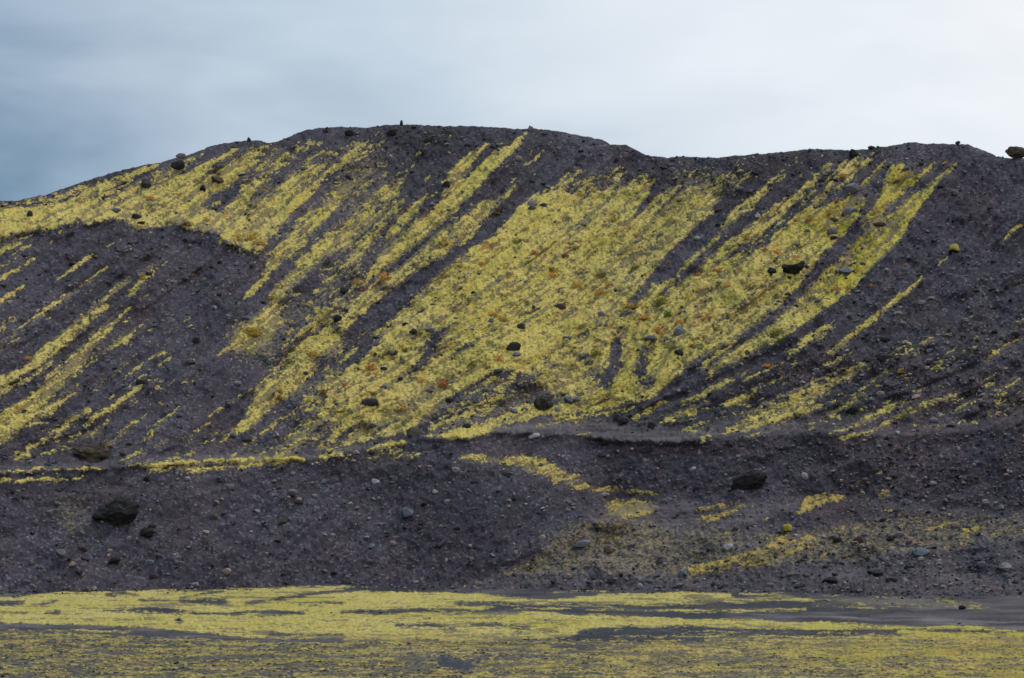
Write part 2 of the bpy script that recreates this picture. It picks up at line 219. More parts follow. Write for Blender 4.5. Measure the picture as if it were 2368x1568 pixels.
# ------------------------------------------------------------------ where the moss grows (survey sheets 1-9; s = strip x,y,width; p = patch)
MOSS = """
1 .77 p -500,1000 0,860 250,810 440,780 550,735 620,768 740,735 800,735 930,780 880,825 1060,800 1230,768 1300,800 1400,830 1500,820 1560,885 1650,925 1730,955 1860,930 1900,850 2050,680 2180,580 2120,500 1900,540 1830,480 1760,450 1650,560 1560,660 1440,680 1480,560 1560,520 1700,430 1600,400 1400,440 1200,460 1000,480 900,500 700,560 500,620 200,650 0,640 -500,740
1 .35 s 0,640,30 200,620,40 400,570,50 600,510,50 750,460,40
1 .55 s 500,620,40 760,490,40 960,400,30 1120,355,16
1 .65 s 900,520,40 1100,430,40 1400,290,18
1 .76 s 1050,490,40 1350,390,34 1480,330,26 1650,250,14
1 .74 s 1250,490,60 1560,400,60 1720,310,44 1830,230,16
1 .74 s 1640,430,40 1850,310,34 1910,255,16
1 .42 s 1800,450,20 1960,340,20 2090,250,26 2170,180,24
1 .40 s 1700,640,20 1860,500,18 1990,370,16 2110,230,14
1 .72 s 1900,560,60 2060,440,36 2170,380,14
1 .60 s 2000,620,40 2160,460,20
1 .72 s 2230,430,10 2368,340,20
1 .05 p 1390,640 1530,530 1690,460 1640,560 1560,660 1480,690
1 .5 s 1440,650,14 1520,620,14
1 .15 s 690,600,14 840,530,24 1000,430,16
1 .12 s 1080,500,8 1300,400,18 1420,330,14
1 .10 s 1350,470,8 1450,420,16 1600,320,14 1700,250,14
1 .08 s 1480,580,12 1570,530,14 1740,400,16 1860,290,16
1 .12 s 1740,590,14 1900,460,26 2100,300,40
1 .15 s 1700,690,10 1850,560,12 2000,430,12
1 .05 s 1850,930,20 2040,700,34 2190,570,34 2280,440,34 2368,380,30
1 .62 s 1990,840,20 2100,730,16 2190,650,10
1 .74 s 1860,1080,44 1950,960,80 2100,850,80 2230,700,70 2330,600,50 2368,520,70
1 .06 s 1960,1060,10 2100,970,20 2170,860,22 2280,760,20 2368,690,26
1 .72 s 1880,1260,44 2040,1100,60 2250,940,90 2368,840,80
1 .72 s 1640,1500,60 1780,1470,100 1900,1330,54 1990,1180,40 2120,1110,34
1 .72 s 1690,1290,8 1760,1220,34 1850,1130,26
1 .40 s 2170,1380,120 2280,1290,100
1 .70 s 2190,1470,24 2290,1390,24
1 .50 s 2230,1220,50 2340,1120,30
1 .62 s -300,1060,10 0,890,12 80,860,12
1 .62 s -300,1100,20 0,960,26 120,900,26 220,830,16
1 .50 s 140,960,14 220,900,10
1 .40 s 320,905,10 420,825,14
1 .45 s -200,1160,20 0,1060,24 100,1010,16
1 .78 s -300,1300,16 0,1150,20 100,1090,18 240,1010,6
1 .60 s -200,1440,14 0,1310,18 80,1250,16 160,1200,8
1 .62 s 395,1145,20 520,1070,18 640,970,14
1 .25 s 640,970,14 760,920,12 900,840,10
1 .76 s 170,1470,14 350,1340,18 550,1210,14 740,1065,6
1 .40 s -200,1560,40 0,1480,44 120,1420,34
1 .74 s 400,1567,34 500,1490,56 620,1420,36 740,1330,10
1 .76 s 560,1420,12 740,1270,20 860,1170,24 930,1120,10
1 .74 s 910,1245,24 1000,1150,28 1040,1080,28 1100,1025,12
1 .40 s 1080,1110,10 1160,1020,8
1 .52 s 640,1567,26 760,1480,30 900,1350,10
1 .50 s 800,1567,30 960,1500,20
4 .60 s -200,500,14 0,400,16 100,350,20 170,300,14
4 .40 s 0,470,24 110,400,18
4 .74 s -300,850,50 0,690,56 100,640,36 200,590,42 330,480,64 450,400,64 560,300,44 700,190,18 740,165,8
4 .50 s -100,760,30 100,720,30 250,640,24 380,520,16
4 .72 s -300,1080,80 0,940,80 150,880,70 280,800,70 350,700,90 500,560,76 620,430,54 760,300,26 910,170,8
4 .60 s 200,860,50 400,720,54 560,590,36 720,450,30 850,400,44 960,320,22
4 .30 s 760,380,40 980,300,24
4 .76 p -300,1100 0,900 120,860 260,830 330,860 200,960 100,1040 60,1110 0,1115 -300,1260
4 .06 s 350,840,8 470,700,14 560,600,10 700,480,8
4 .08 s 0,860,16 120,800,24 230,740,20 330,620,16
4 .55 s 180,1000,34 350,880,46 480,760,34 560,690,18
4 .60 s 640,740,12 740,660,20 860,580,18 900,540,12
4 .55 s 900,620,20 1000,550,14 1140,480,18 1180,430,8
4 .35 s 920,500,14 1010,440,12
4 .62 s 640,945,20 760,870,28 860,800,20 980,710,12
4 .60 s 580,1080,24 680,1010,28 760,940,14
4 .62 s 600,890,24 635,855,20
4 .55 s 200,1150,34 300,1100,40 420,1010,56 500,930,36 570,890,14
4 .42 s 180,1250,12 300,1200,18 420,1130,24 560,1050,20
4 .95 s 130,1205,44 185,1192,30
4 .76 s 720,1140,24 830,1070,18 950,960,8
4 .60 s 980,1115,20 1080,1010,34 1180,915,16
4 .52 s 840,1240,12 960,1190,20 1100,1130,18 1200,1060,10
4 .45 s 1250,1150,12 1340,1050,16 1450,960,12
4 .72 s 1450,930,10 1560,850,18 1740,740,10
4 .60 s 1410,1120,16 1510,1040,10
4 .72 p 1480,510 1600,410 1650,310 1780,240 1900,200 1960,260 1900,320 1880,420 1780,480 1700,460 1620,470
4 .42 s 1660,500,50 1800,520,50 1890,500,30
4 .74 p 1510,1110 1600,1020 1700,930 1730,830 1790,700 1920,620 2000,560 2040,470 2200,330 2340,290 2368,300 2368,480 2200,500 2150,590 2130,640 2060,760 1960,800 1870,880 1800,960 1650,1060
4 .60 s 1600,1200,16 1700,1120,28 1840,1020,16 1960,940,14 2090,880,18
4 .72 s 1920,1190,34 2050,1090,34 2200,960,34 2300,900,60
4 .45 s 1800,1190,16 1950,1110,24 2150,940,44
4 .72 s 2200,1150,14 2300,1080,24 2368,1010,36
4 .60 s 2230,1170,10 2320,1140,14
4 .55 s 1990,1190,10 2100,1120,12 2200,1060,12
4 .76 p 2100,870 2368,840 2368,960 2230,960 2180,900
4 .62 p 2190,820 2200,700 2368,560 2368,850 2250,850
4 .88 s 880,1274,12 1150,1262,16 1440,1240,20 1700,1228,22 2100,1225,16
4 .70 s 1000,1300,8 1200,1285,10 1350,1300,12 1600,1275,14 1800,1255,22 2100,1235,12
4 .80 s -200,1395,10 0,1380,12 70,1368,8
4 .86 s 110,1374,8 300,1360,14 460,1352,12
4 .70 s 510,1358,8 590,1347,8
4 .40 s 1160,1230,10 1350,1190,12
4 .80 s 2220,1210,16 2368,1195,14
2 .70 s 0,900,90 130,760,110 260,620,90 380,500,70 440,440,26 470,400,10
2 .62 s 20,1060,34 120,960,44 230,850,22
2 .46 s -20,680,30 60,560,50 130,430,44 150,340,18
2 .72 s 0,350,16 110,230,10
2 .36 s 150,530,14 220,450,18 320,390,10
2 .3 s 480,300,12 600,250,14
2 .76 s 270,920,10 350,830,34 450,720,54 520,640,34 590,570,12
2 .78 s 710,480,20 790,410,64 870,330,60 920,290,24 1000,220,10
2 .74 s 700,580,24 780,500,34 850,440,22
2 .82 s 200,1130,34 300,1010,76 450,880,96 600,760,96 750,640,84 870,530,72 960,430,64 1080,310,58 1190,230,34 1240,175,20
2 .30 s 540,960,30 700,850,30 820,720,30
2 .78 s -20,1500,40 150,1350,64 300,1180,90 450,1060,96 650,940,120 850,800,120 1000,660,80 1110,600,34 1210,505,12
2 .06 s 250,1180,10 320,1120,16 420,1020,44 560,900,30 640,830,16
2 .82 p 460,1340 520,1260 640,1140 780,1030 900,930 1020,850 1130,730 1230,650 1350,550 1480,540 1600,560 1700,530 1850,500 2000,520 2120,470 2190,440 2150,540 2050,650 2040,700 2150,600 2230,540 2320,510 2368,560 2368,870 2270,950 2150,1120 2060,1200 2010,1260 2000,1300 2110,1290 2368,1100 2368,1567 170,1567 300,1470
2 .40 p 1420,540 1560,420 1640,390 1800,440 1900,350 1960,370 2000,430 2140,400 2190,410 2368,390 2368,520 2200,440 2100,500 1700,550
2 .06 s 2030,720,12 2100,640,34 2160,540,44 2230,440,40 2300,380,30
2 .15 s 2170,710,8 2260,620,14 2368,520,20
2 .25 s 1560,820,8 1700,720,14 1850,600,8
2 .10 s 1430,660,10 1500,590,12
2 .05 s 20,1567,60 180,1400,70 350,1300,80 470,1240,44 600,1120,34 780,990,24 850,950,20 960,880,44 1060,800,50 1170,680,50 1280,560,40
2 .50 s 40,1320,24 150,1260,34 250,1220,20
2 .05 s 2000,1330,60 2120,1200,44 2250,1030,54 2368,900,40
2 .10 s 2220,1260,34 2300,1180,34 2368,1130,34
2 .15 s 590,1540,60 720,1510,70
3 .80 p 0,540 100,480 280,520 250,600 220,680 150,740 100,770 0,870
3 .42 p 0,400 200,420 420,400 330,510 250,540 0,560
3 .30 s 250,600,20 400,470,20 560,380,16
3 .74 s 270,800,12 380,690,44 480,600,34 600,480,18
3 .42 s 60,1050,24 160,930,24 300,820,12
3 .60 s 0,1080,34 130,950,20 250,860,10
3 .80 p -10,1180 110,1080 250,1040 420,960 600,850 760,760 900,660 1060,620 1150,580 1260,590 1310,560 1280,640 1160,780 1130,840 1040,930 950,1010 930,1060 850,1150 800,1230 700,1330 560,1430 380,1567 -10,1567
3 .72 s 200,1010,70 400,850,76 560,720,44 700,600,20
3 .74 s 450,860,60 620,720,54 760,610,34 850,530,40 910,460,30 1000,390,44 1050,330,14
3 .66 s 580,880,40 700,780,60 800,700,44 900,620,34 1020,530,18
3 .55 s 860,680,12 1040,540,12 1200,430,24
3 .72 s 1000,510,18 1080,450,34 1140,390,44 1200,345,54 1320,325,16
3 .76 s 1240,520,14 1300,440,20 1380,360,18
3 .06 s 0,1125,24 150,990,26 300,880,20 400,800,24 500,720,40 620,620,44 720,530,50
3 .12 s 560,900,24 640,810,20 740,730,16 860,640,20 960,520,24
3 .20 s 380,1050,14 480,950,34 560,880,20
3 .20 s 520,1120,8 640,1020,12 740,930,10
3 .10 s 880,690,8 1010,590,10 1100,500,10
3 .08 s 1280,600,30 1240,680,30
3 .80 p 1290,770 1300,690 1380,560 1400,440 1440,360 1530,360 1550,410 1640,400 1720,350 1730,380 1650,450 1570,520 1520,580 1440,630 1380,690 1330,750
3 .80 p 500,1567 640,1440 800,1280 960,1100 1080,1020 1180,890 1290,790 1400,690 1560,590 1700,490 1840,380 1905,330 1900,350 1780,470 1680,600 1620,690 1560,770 1540,830 1480,910 1400,980 1290,1090 1200,1190 1080,1270 920,1400 720,1520 680,1567
3 .12 s 1260,800,10 1400,700,14 1500,640,10
3 .35 s 1340,790,20 1480,790,20
3 .05 s 1090,1030,8 1010,1110,6
3 .74 s 1150,1560,24 1220,1490,28 1330,1420,24 1400,1350,28 1500,1280,22 1600,1200,18 1660,1140,8
3 .54 s 860,1567,34 1000,1480,34
3 .50 s 1770,1050,10 1830,990,12
3 .78 s 2200,900,10 2270,830,12 2340,780,14
3 .20 s 1420,1160,24 1540,1040,18
3 .25 s 2250,1500,40 2368,1400,30
5 .81 p 200,390 330,250 470,180 600,0 2368,0 2368,630 2300,660 2160,790 2050,820 1700,810 1480,800 1430,720 1390,650 1290,640 1180,610 1120,590 1000,640 880,720 760,780 640,880 560,960 440,1040 260,1075 30,1140 0,1100 0,580 60,450
5 .05 s 0,600,34 100,520,64 200,420,70 260,370,40
5 .05 s 20,360,24 150,290,60 300,240,70 420,120,50
5 .10 s 470,620,20 560,540,60 620,440,90 690,340,60
5 .5 s 540,520,12 600,430,14
5 .20 s 440,690,24 560,600,34
5 .25 s 330,720,14 440,650,20
5 .22 s 750,520,20 860,450,24 960,390,20
5 .30 s 560,760,10 680,680,16
5 .05 s 1900,420,70 1900,500,80 1890,580,80 1860,660,60
5 .15 s 1720,640,70 1840,700,90
5 .10 s 2100,460,60 2090,540,60 2060,620,90 2130,690,90
5 .30 s 1670,510,50 1680,540,40
5 .25 s 1400,530,10 1600,400,10 1850,270,18 2000,200,34
5 .2 s 1290,600,10 1400,540,10
5 .05 s 0,1060,44 100,1000,34 170,975,14
5 .25 s 420,980,18 540,915,18
5 .08 s 180,1070,10 300,1000,14 360,970,10
5 .50 s 900,770,14 1060,660,16
5 .40 s 1000,780,14 1200,640,16
5 .45 s 1110,740,10 1260,650,10
5 .48 s 700,1000,20 900,900,34 1060,850,24
5 .62 p 1050,960 1200,860 1340,830 1480,850 1600,810 2050,800 1900,860 1700,900 1400,920 1150,960
5 .62 s 1480,930,24 1620,950,34
5 .4 s 1380,980,14 1480,970,14
5 .88 p 560,1065 740,1040 860,1000 960,1005 1065,1025 960,1060 860,1078 700,1072
5 .60 s 850,1040,50 950,1000,40 1100,990,20
5 .35 s 1080,1030,24 1240,1010,16
5 .88 s 180,1152,10 300,1135,24 440,1110,18
5 .40 s 240,1190,44 520,1180,34
5 .70 s 1600,1052,6 1750,1069,6
5 .74 p 780,1200 900,1195 1100,1210 1300,1195 1420,1210 1450,1250 1560,1320 1650,1330 1580,1370 1700,1400 1500,1370 1350,1330 1250,1280 1100,1250 900,1235 820,1230
5 .64 s 1580,1380,34 1750,1430,28 1950,1430,24 2200,1480,14
5 .62 s 2000,950,12 2120,900,34 2220,830,14
5 .72 s 2210,970,24 2368,910,34
5 .45 s 1650,930,12 2000,880,14 2368,840,14
6 .83 p 0,0 810,0 740,130 600,260 480,340 390,400 250,460 110,520 0,590
6 .82 p 960,-20 1200,0 1100,90 960,190 830,290 720,370 620,430 520,460 400,540 310,560 240,600 200,655 170,640 200,560 330,470 420,410 560,310 700,200 820,100
6 .60 s 130,610,16 190,530,34 340,460,24
6 .05 s 200,560,14 330,470,14 460,370,24 600,270,24 700,170,34 800,60,50
6 .62 s 740,500,10 830,420,44 950,350,54 1040,300,24
6 .76 s 1080,440,34 1150,380,30 1220,320,24 1340,240,20 1400,170,20 1480,110,18 1640,0,14
6 .95 s 1010,480,34 1090,455,30
6 .72 s 0,830,18 130,790,24 250,710,34 340,680,18
6 .60 s 0,900,20 150,830,14
6 .70 s 0,920,30 90,900,18
6 .88 s 310,850,20 400,810,34 520,750,20
6 .40 s 300,660,14 450,620,16
6 .45 s 480,740,16 620,690,18 760,630,16
6 .50 s 450,680,14 530,630,16
6 .62 p 380,920 700,770 880,690 1100,600 1260,550 1230,620 1080,700 1000,760 920,820 900,890 740,930 600,980 520,960 430,1000
6 .88 p 560,960 700,890 900,860 900,890 740,930 600,985
6 .50 s 900,580,14 1220,520,18
6 .74 s 980,930,14 1120,860,34 1200,800,34 1290,710,20 1380,630,20 1460,590,14
6 .78 s 1050,1035,10 1200,990,24 1300,920,24 1450,860,28 1580,810,16
6 .74 s 1090,1080,12 1250,1040,18 1400,990,18 1500,920,20 1700,840,34 1890,780,24
6 .60 s 1540,1050,14 1700,1000,18 2050,965,16
6 .40 s 1780,1000,14 2200,900,16
6 .55 s 100,1085,14 300,1040,18 420,1000,40 560,980,20
6 .60 s 400,1072,10 700,1020,14 900,975,12
6 .60 s 0,1040,20 200,1010,14
6 .60 s 2070,550,10 2160,500,20 2260,410,14
6 .38 s 2260,320,40 2600,180,40
6 .40 s 2280,420,20 2500,300,24
6 .50 s 1560,490,12 1650,430,20 1740,390,20
6 .55 s 2050,810,14 2220,780,18 2240,740,16 2330,670,14
6 .30 s 2110,740,50 2200,700,40
6 .40 s 1890,890,16 1970,840,20
6 .30 s 1860,480,14 1940,400,16
6 .72 s 820,1567,24 860,1510,34 1000,1480,24 1130,1500,18
6 .40 s 1260,1510,24 1420,1440,24
6 .25 s 1150,1400,14 1420,1300,24 1600,1250,20
8 .62 p 1800,320 2150,340 2220,370 2150,430 1990,470 1850,430
8 .58 s 1600,560,24 1850,450,34
8 .55 s 1650,580,30 1800,600,30 1900,580,34
8 .50 s 1480,685,14 1620,640,24
8 .30 s 1270,770,20 1500,700,30
8 .35 s 1400,780,14 1500,850,20 1700,830,20
8 .50 s 860,930,14 900,900,14
8 .22 s 1050,860,20 1300,800,40 1600,760,30
9 .76 s 100,470,16 220,450,38 330,410,28 450,350,14
9 .30 s 100,400,16 330,360,18
9 .70 s 570,460,16 625,425,16
9 .78 s 800,410,16 870,360,44 1000,320,34 1130,325,18
9 .35 s 1260,330,18 1410,290,18
9 .30 s 1230,410,20 1450,400,20
9 .50 s 250,570,8 340,570,8
9 .60 s 420,575,10 600,580,24 760,620,44 940,610,44
9 .66 p 580,590 800,600 950,580 950,650 800,690 720,710 680,760 500,800 350,780 200,830 60,840 0,800 200,760 400,700 560,660
9 .60 s 980,555,20 1150,540,24 1200,520,14
9 .50 s 1340,670,12 1480,680,14
9 .50 s 1730,530,16 1830,495,20
9 .72 p 1880,590 1950,540 2110,505 2000,575 1920,600
9 .40 s 1800,660,16 2000,610,20
9 .40 s 2100,600,14 2210,550,16
9 .50 s 2310,570,20 2500,480,24
9 .35 s 1580,660,14 1650,600,20
9 .30 s 900,730,30 1120,690,24
"""
PLAIN = """
7 .46 p -600,1240 2500,1300 2500,1700 -600,1700
8 .49 p -300,1290 2500,1290 2500,1700 -300,1700
9 .58 p -500,1280 0,1266 2368,1255 3000,1270 3000,1700 -600,1700
9 .66 p 700,1266 2368,1255 3000,1270 3000,1500 2000,1480 900,1400
7 .84 p -600,1010 0,1000 200,990 420,965 600,940 760,925 900,905 1150,932 1380,955 1640,938 2368,932 2368,1300 1700,1285 1300,1245 900,1210 500,1198 0,1188 -600,1188
8 .84 p 0,960 300,966 700,962 1100,992 1400,1020 1600,1010 1800,985 2368,965 2700,975 2700,1030 2368,1052 1900,1052 1600,1070 1500,1105 1700,1118 2100,1130 2368,1160 2368,1205 2000,1210 1700,1230 1600,1275 1300,1290 800,1305 0,1300
8 .8 s 1700,1095,16 2368,1098,16
8 .6 s 0,937,12 90,935,8
8 .5 s 1480,966,10 1700,955,10 1950,958,6
7 .62 s -300,1250,24 300,1245,24 900,1245,20
7 .03 s -200,1040,14 0,1042,18 160,1035,12
7 .02 s 720,1103,6 1000,1094,14 1150,1096,26 1230,1102,18 1440,1112,8
7 .02 s 1440,1116,6 1750,1106,8 1900,1106,18 2100,1112,12
7 .2 s 280,1052,8 400,1030,10
7 .2 s 740,985,20 850,975,24 960,992,16
7 .1 s 970,1020,8 1160,1022,10
7 .12 s 1250,1012,8 1400,985,10 1540,965,12
7 .2 s 1250,1030,10 1400,1030,30 1560,1030,20
7 .12 s 1700,1042,6 2050,1000,18 2368,960,16
7 .2 s 2070,1048,8 2368,1042,14
7 .15 s 320,1108,8 410,1106,14
7 .2 s 0,1108,8 180,1108,10
7 .3 s 1050,1190,14 1150,1185,14
7 .2 s 1225,1160,20 1255,1165,20
7 .15 s 1850,1257,10 2100,1262,14 2368,1267,10
7 .0 s -600,1208,24 0,1214,24 600,1216,20 1000,1228,20 1300,1268,12 1800,1298,12 2368,1310,8
8 .08 s 0,1102,16 500,1096,16 1000,1102,8 1400,1100,12 1650,1112,16 2368,1116,12 3000,1125,20
8 .30 s 800,1045,40 1100,1055,50 1350,1060,30
8 .22 s 1000,1085,26 1300,1075,36 1600,1058,40 2000,1068,26 2368,1072,24
8 .22 s 380,1200,14 600,1200,24 780,1222,12
8 .25 s 900,1200,10 1300,1202,14
8 .25 s 1200,1240,14 1500,1236,10
8 .10 s 1650,1245,20 2000,1232,40 2368,1238,50
8 .12 s 1800,1295,8 2100,1300,24 2500,1298,20
8 .15 s 1480,1345,24 1740,1355,24
8 .12 s 700,1450,60 880,1480,70
8 .75 s 900,1510,24 1000,1530,50
8 .75 s 1230,1500,24 1400,1490,60 1540,1470,30
9 .68 s 0,1020,44 400,1030,36 700,1005,26 950,1040,14
9 .60 s 400,985,12 700,990,14
9 .70 s -20,1098,18 400,1098,18 850,1095,12
9 .40 s 0,1060,20 300,1070,20
9 .30 p 850,980 1500,990 1900,1010 2200,1090 1500,1080 900,1080
9 .55 s 1080,1030,16 1240,1050,14
9 .90 s -60,1180,46 0,1185,50 500,1198,56 1000,1208,54 1500,1208,36 1900,1218,24 2300,1238,12
9 .20 s -100,1240,44 0,1245,44 500,1252,34 1000,1262,24 1500,1268,14
9 .04 s 340,1142,40 900,1132,44 1500,1135,50 2368,1190,70 3000,1220,80
9 .82 s 1500,1250,24 2000,1290,60 2600,1320,80
"""
def seg_dist(px, py, x0, y0, x1, y1):
    vx, vy = x1-x0, y1-y0; L = vx*vx+vy*vy+1e-9
    t = np.clip(((px-x0)*vx+(py-y0)*vy)/L, 0, 1)
    return np.hypot(px-(x0+t*vx), py-(y0+t*vy)), t
def paint(M, text, soft=1.3, wmul=1.25):
    for ln in text.strip().splitlines():
        p = ln.split(); t, val, kind = p[0], float(p[1]), p[2]
        pts = []
        for q in p[3:]:
            c = [float(z) for z in q.split(',')]
            x, y = T(t, c[0], c[1]); pts.append((x, y, (c[2] if len(c) > 2 else 16)*TS*(wmul if val > .28 else 1.0)))
        xs = [q[0] for q in pts]; ys = [q[1] for q in pts]; m = 3+max(q[2] for q in pts)
        i0 = max(0, int((min(xs)-m-U0)/G)); i1 = min(NU, int((max(xs)+m-U0)/G)+2)
        j0 = max(0, int((min(ys)-m-V0)/G)); j1 = min(NV, int((max(ys)+m-V0)/G)+2)
        if i1 <= i0 or j1 <= j0: continue
        gx, gy = u2[j0:j1, i0:i1], v2[j0:j1, i0:i1]
        if kind == 's':
            a = np.zeros_like(gx)
            for A, B in zip(pts[:-1], pts[1:]):
                d, tt = seg_dist(gx, gy, A[0], A[1], B[0], B[1])
                a = np.maximum(a, smooth01(((A[2]*(1-tt)+B[2]*tt)/2-d)/soft*.5+.6))
        else:
            ins = np.zeros(gx.shape, bool); dm = np.full(gx.shape, 1e9)
            for A, B in zip(pts, pts[1:]+pts[:1]):
                c = ((A[1] > gy) != (B[1] > gy))
                with np.errstate(all='ignore'):
                    xi = (B[0]-A[0])*(gy-A[1])/(B[1]-A[1]+1e-12)+A[0]
                ins ^= c & (gx < xi)
                dm = np.minimum(dm, seg_dist(gx, gy, A[0], A[1], B[0], B[1])[0])
            a = smooth01(np.where(ins, dm, -dm)/soft*.5+.5)
        s = M[j0:j1, i0:i1]; s[...] = s*(1-a)+val*a
    return M
BASE = '''
1 .05 p -600,850 500,850 1900,1000 2400,1000 2400,1600 -600,1600
4 .09 p -600,0 1400,0 1400,1250 -600,1250
1 .38 p 1500,600 1650,250 1850,215 2368,280 2368,1100 1800,1000
2 .36 p 0,150 300,200 560,380 420,640 300,900 0,1200
5 .34 p 620,820 1120,640 1420,720 1480,900 900,1020 600,1020
2 .10 p 200,100 1600,200 1400,500 500,900
4 .30 p 1700,600 1900,100 2368,0 2368,1200 1800,1200 2000,800
5 .32 p 0,0 300,0 200,600 0,1000
2 .32 p 0,1150 300,1150 200,1567 0,1567
3 .12 p 0,350 1200,280 1900,330 1400,900 0,1500
6 .12 p 0,600 1400,400 2368,100 2368,900 1200,1060 0,1060
'''
base_cov = blur(paint(np.full((NV, NU), .02), BASE, 12, 1), 8)
cover = paint(base_cov.copy(), MOSS)
cover_p = paint(np.full((NV, NU), .01), PLAIN, 1.8, .85)
# fall-line directions (degrees up to the right) across the slope
dirs = [(50,420,24),(200,480,27),(400,450,34),(700,400,42),(0,700,32),(200,650,34),(0,950,36),(250,800,37),(450,900,38),(600,900,46),(650,700,42),(600,560,38),
 (850,600,44),(1000,500,44),(1150,400,46),(1150,700,36),(1300,600,38),(1500,500,44),(1600,600,42),(1700,480,46),(1850,450,44),(2000,600,44),
 (2100,450,48),(1900,750,38),(2200,650,40),(1000,850,32),(1200,820,28),(1400,780,50),(1500,820,60),(1300,940,14),(1100,960,18),(800,980,42),(300,1020,34),(500,1000,36),
 (1700,900,26),(1900,900,24),(2200,900,22),(1600,980,10),(2000,990,14),(2300,800,34),(2300,500,46),(100,1070,6),(500,1060,4),(800,1050,6),
 (300,1200,42),(700,1200,42),(1000,1200,42),(1200,1180,40),(1400,1080,10),(1700,1050,24),(2100,1080,26),(1500,1180,8),(1700,1180,14),(2100,1200,16),
 (1300,1300,20),(1700,1300,16),(2200,1300,6)]
num = np.zeros((NV, NU)); den = np.zeros((NV, NU)); num2 = np.zeros((NV, NU))
for x, y, an in dirs:
    w = 1/(((uF-x)**2+(vF-y)**2)+60**2)**2
    num += w*math.cos(math.radians(an)); num2 += w*math.sin(math.radians(an)); den += w
ang = np.arctan2(num2, num)
def lic(src, ang, n, step=1.0, norm=True):
    acc = src.copy(); jj, ii = np.meshgrid(np.arange(NV, dtype=float), np.arange(NU, dtype=float), indexing='ij')
    for sgn in (1, -1):
        x, y = ii.copy(), jj.copy()
        for k in range(n):
            xi = np.clip(x.astype(int), 0, NU-1); yi = np.clip(y.astype(int), 0, NV-1)
            a = ang[yi, xi]; x += sgn*step*np.cos(a); y -= sgn*step*np.sin(a)
            acc += src[np.clip(y.astype(int), 0, NV-1), np.clip(x.astype(int), 0, NU-1)]
    return (acc-acc.mean())/acc.std() if norm else acc/(2*n+1)
streakA = lic(gnoise(.65), ang, 46); streakB = lic(gnoise(1.8), ang, 60); ribs = lic(gnoise(6), ang, 60)
cover = .55*cover + .45*lic(cover, ang, 15, 1.0, False)
POST = '''
4 .97 s -300,1340,16 0,1313,14 150,1300,12 450,1292,11 720,1285,8
4 .97 s 880,1274,10 1150,1262,13 1440,1240,16 1700,1228,18 2100,1225,12
4 .75 s 1000,1300,7 1200,1285,8 1350,1300,10 1600,1275,12 1800,1255,18 2100,1235,10
4 .92 s -200,1395,9 0,1380,11 70,1368,8
4 .95 s 110,1374,8 300,1360,12 460,1352,10
4 .85 s 510,1358,7 590,1347,7
4 .95 s 2220,1210,14 2368,1195,12
4 .02 s 0,1345,18 300,1335,20 700,1320,20
5 .97 p 560,1065 740,1040 860,1000 960,1005 1065,1025 960,1060 860,1078 700,1072
5 .97 s 180,1152,10 300,1135,22 440,1110,16
2 .05 s 180,1400,50 350,1300,60 470,1240,36 600,1120,26 780,990,18 850,950,16 960,880,36 1060,800,44 1170,680,44 1280,560,34
2 .08 s 2030,720,8 2100,640,28 2160,540,38 2230,440,34
2 .05 s 2000,1320,50 2120,1200,38 2250,1030,46 2368,900,34
2 .12 s 2220,1260,24 2300,1180,28 2368,1130,28
5 .05 s 20,360,20 150,290,50 300,240,60 420,120,44
5 .06 s 0,600,30 100,520,54 200,420,60
5 .10 s 1900,420,56 1900,500,66 1890,580,66 1860,660,50
5 .18 s 2100,460,50 2090,540,50 2060,620,70
3 .05 s 1310,640,24 1180,790,30 1130,860,34 1000,980,60 920,1110,60 840,1200,50 720,1340,44 560,1450,34 400,1567,30
3 .06 s 0,1125,20 150,990,22 300,880,16 400,800,20 500,720,34 620,620,38
3 .06 s 1400,690,20 1560,570,34 1720,460,34 1800,390,34
3 .15 s 880,690,8 1010,590,10 1100,500,10
6 .05 s 200,560,12 330,470,12 460,370,20 600,270,22 700,170,30 800,60,46
1 .06 s 1870,910,18 2040,700,26 2190,570,26 2280,440,26
1 .08 s 1480,580,10 1570,530,12 1740,400,14 1860,290,14
1 .10 s 1740,590,12 1900,460,20 2000,380,24
1 .15 s 690,600,12 840,530,20 1000,430,14
1 .12 s 1080,500,8 1300,400,14 1420,330,12
1 .06 s 1960,1060,10 2100,970,18 2170,860,20 2280,760,18
2 .08 s 320,1110,14 420,1020,36 560,900,26 640,830,14
'''
cover = paint(cover, POST, 1.5, .85)
big_relief = big_relief*(1-.3*smooth01((v2-bench_c(u2)+4)/8)) + (.22*ribs + .07*streakB)*smooth01((v2-ridge_c(u2))/30)*(1-.62*smooth01((v2-bench_c(u2)+8)/10))
# lips of the benches and the sharp edge where the front bank turns
lip = lambda c, up, reach: smooth01((c+6-v2)/7)*np.exp(-np.clip(c-v2, 0, 999)/reach)*up
big_relief += lip(bench_c(u2), .30, 22)*(1-.75*smooth01((uF-1450)/450)) + lip(scarp_c(u2), .32, 14)*smooth01((640-uF)/60)
ex_, ey_ = edge_x, edge_y
dist = np.full(u2.shape, 1e9); side = np.zeros(u2.shape)
for k in range(len(ex_)-1):
    d_, t_ = seg_dist(u2, v2, ex_[k], ey_[k], ex_[k+1], ey_[k+1])
    cr = (ex_[k+1]-ex_[k])*(v2-ey_[k])-(ey_[k+1]-ey_[k])*(u2-ex_[k])
    side = np.where(d_ < dist, np.sign(cr), side); dist = np.minimum(dist, d_)
sd = dist*side
big_relief += 1.5*smooth01((sd+22)/24)*np.exp(-np.clip(sd, 0, 999)/55)*np.where(sd < 0, np.exp(-dist/30), 1)*smooth01((572-v2)/26)
spur = smooth01(sd/5+.5)*np.exp(-dist/150)*(vF > 1100)
YD = np.exp(lnY - big_relief*smooth01((base_c(u2)-v2)/14)/(.45*330))
flat_ang = ang*.45
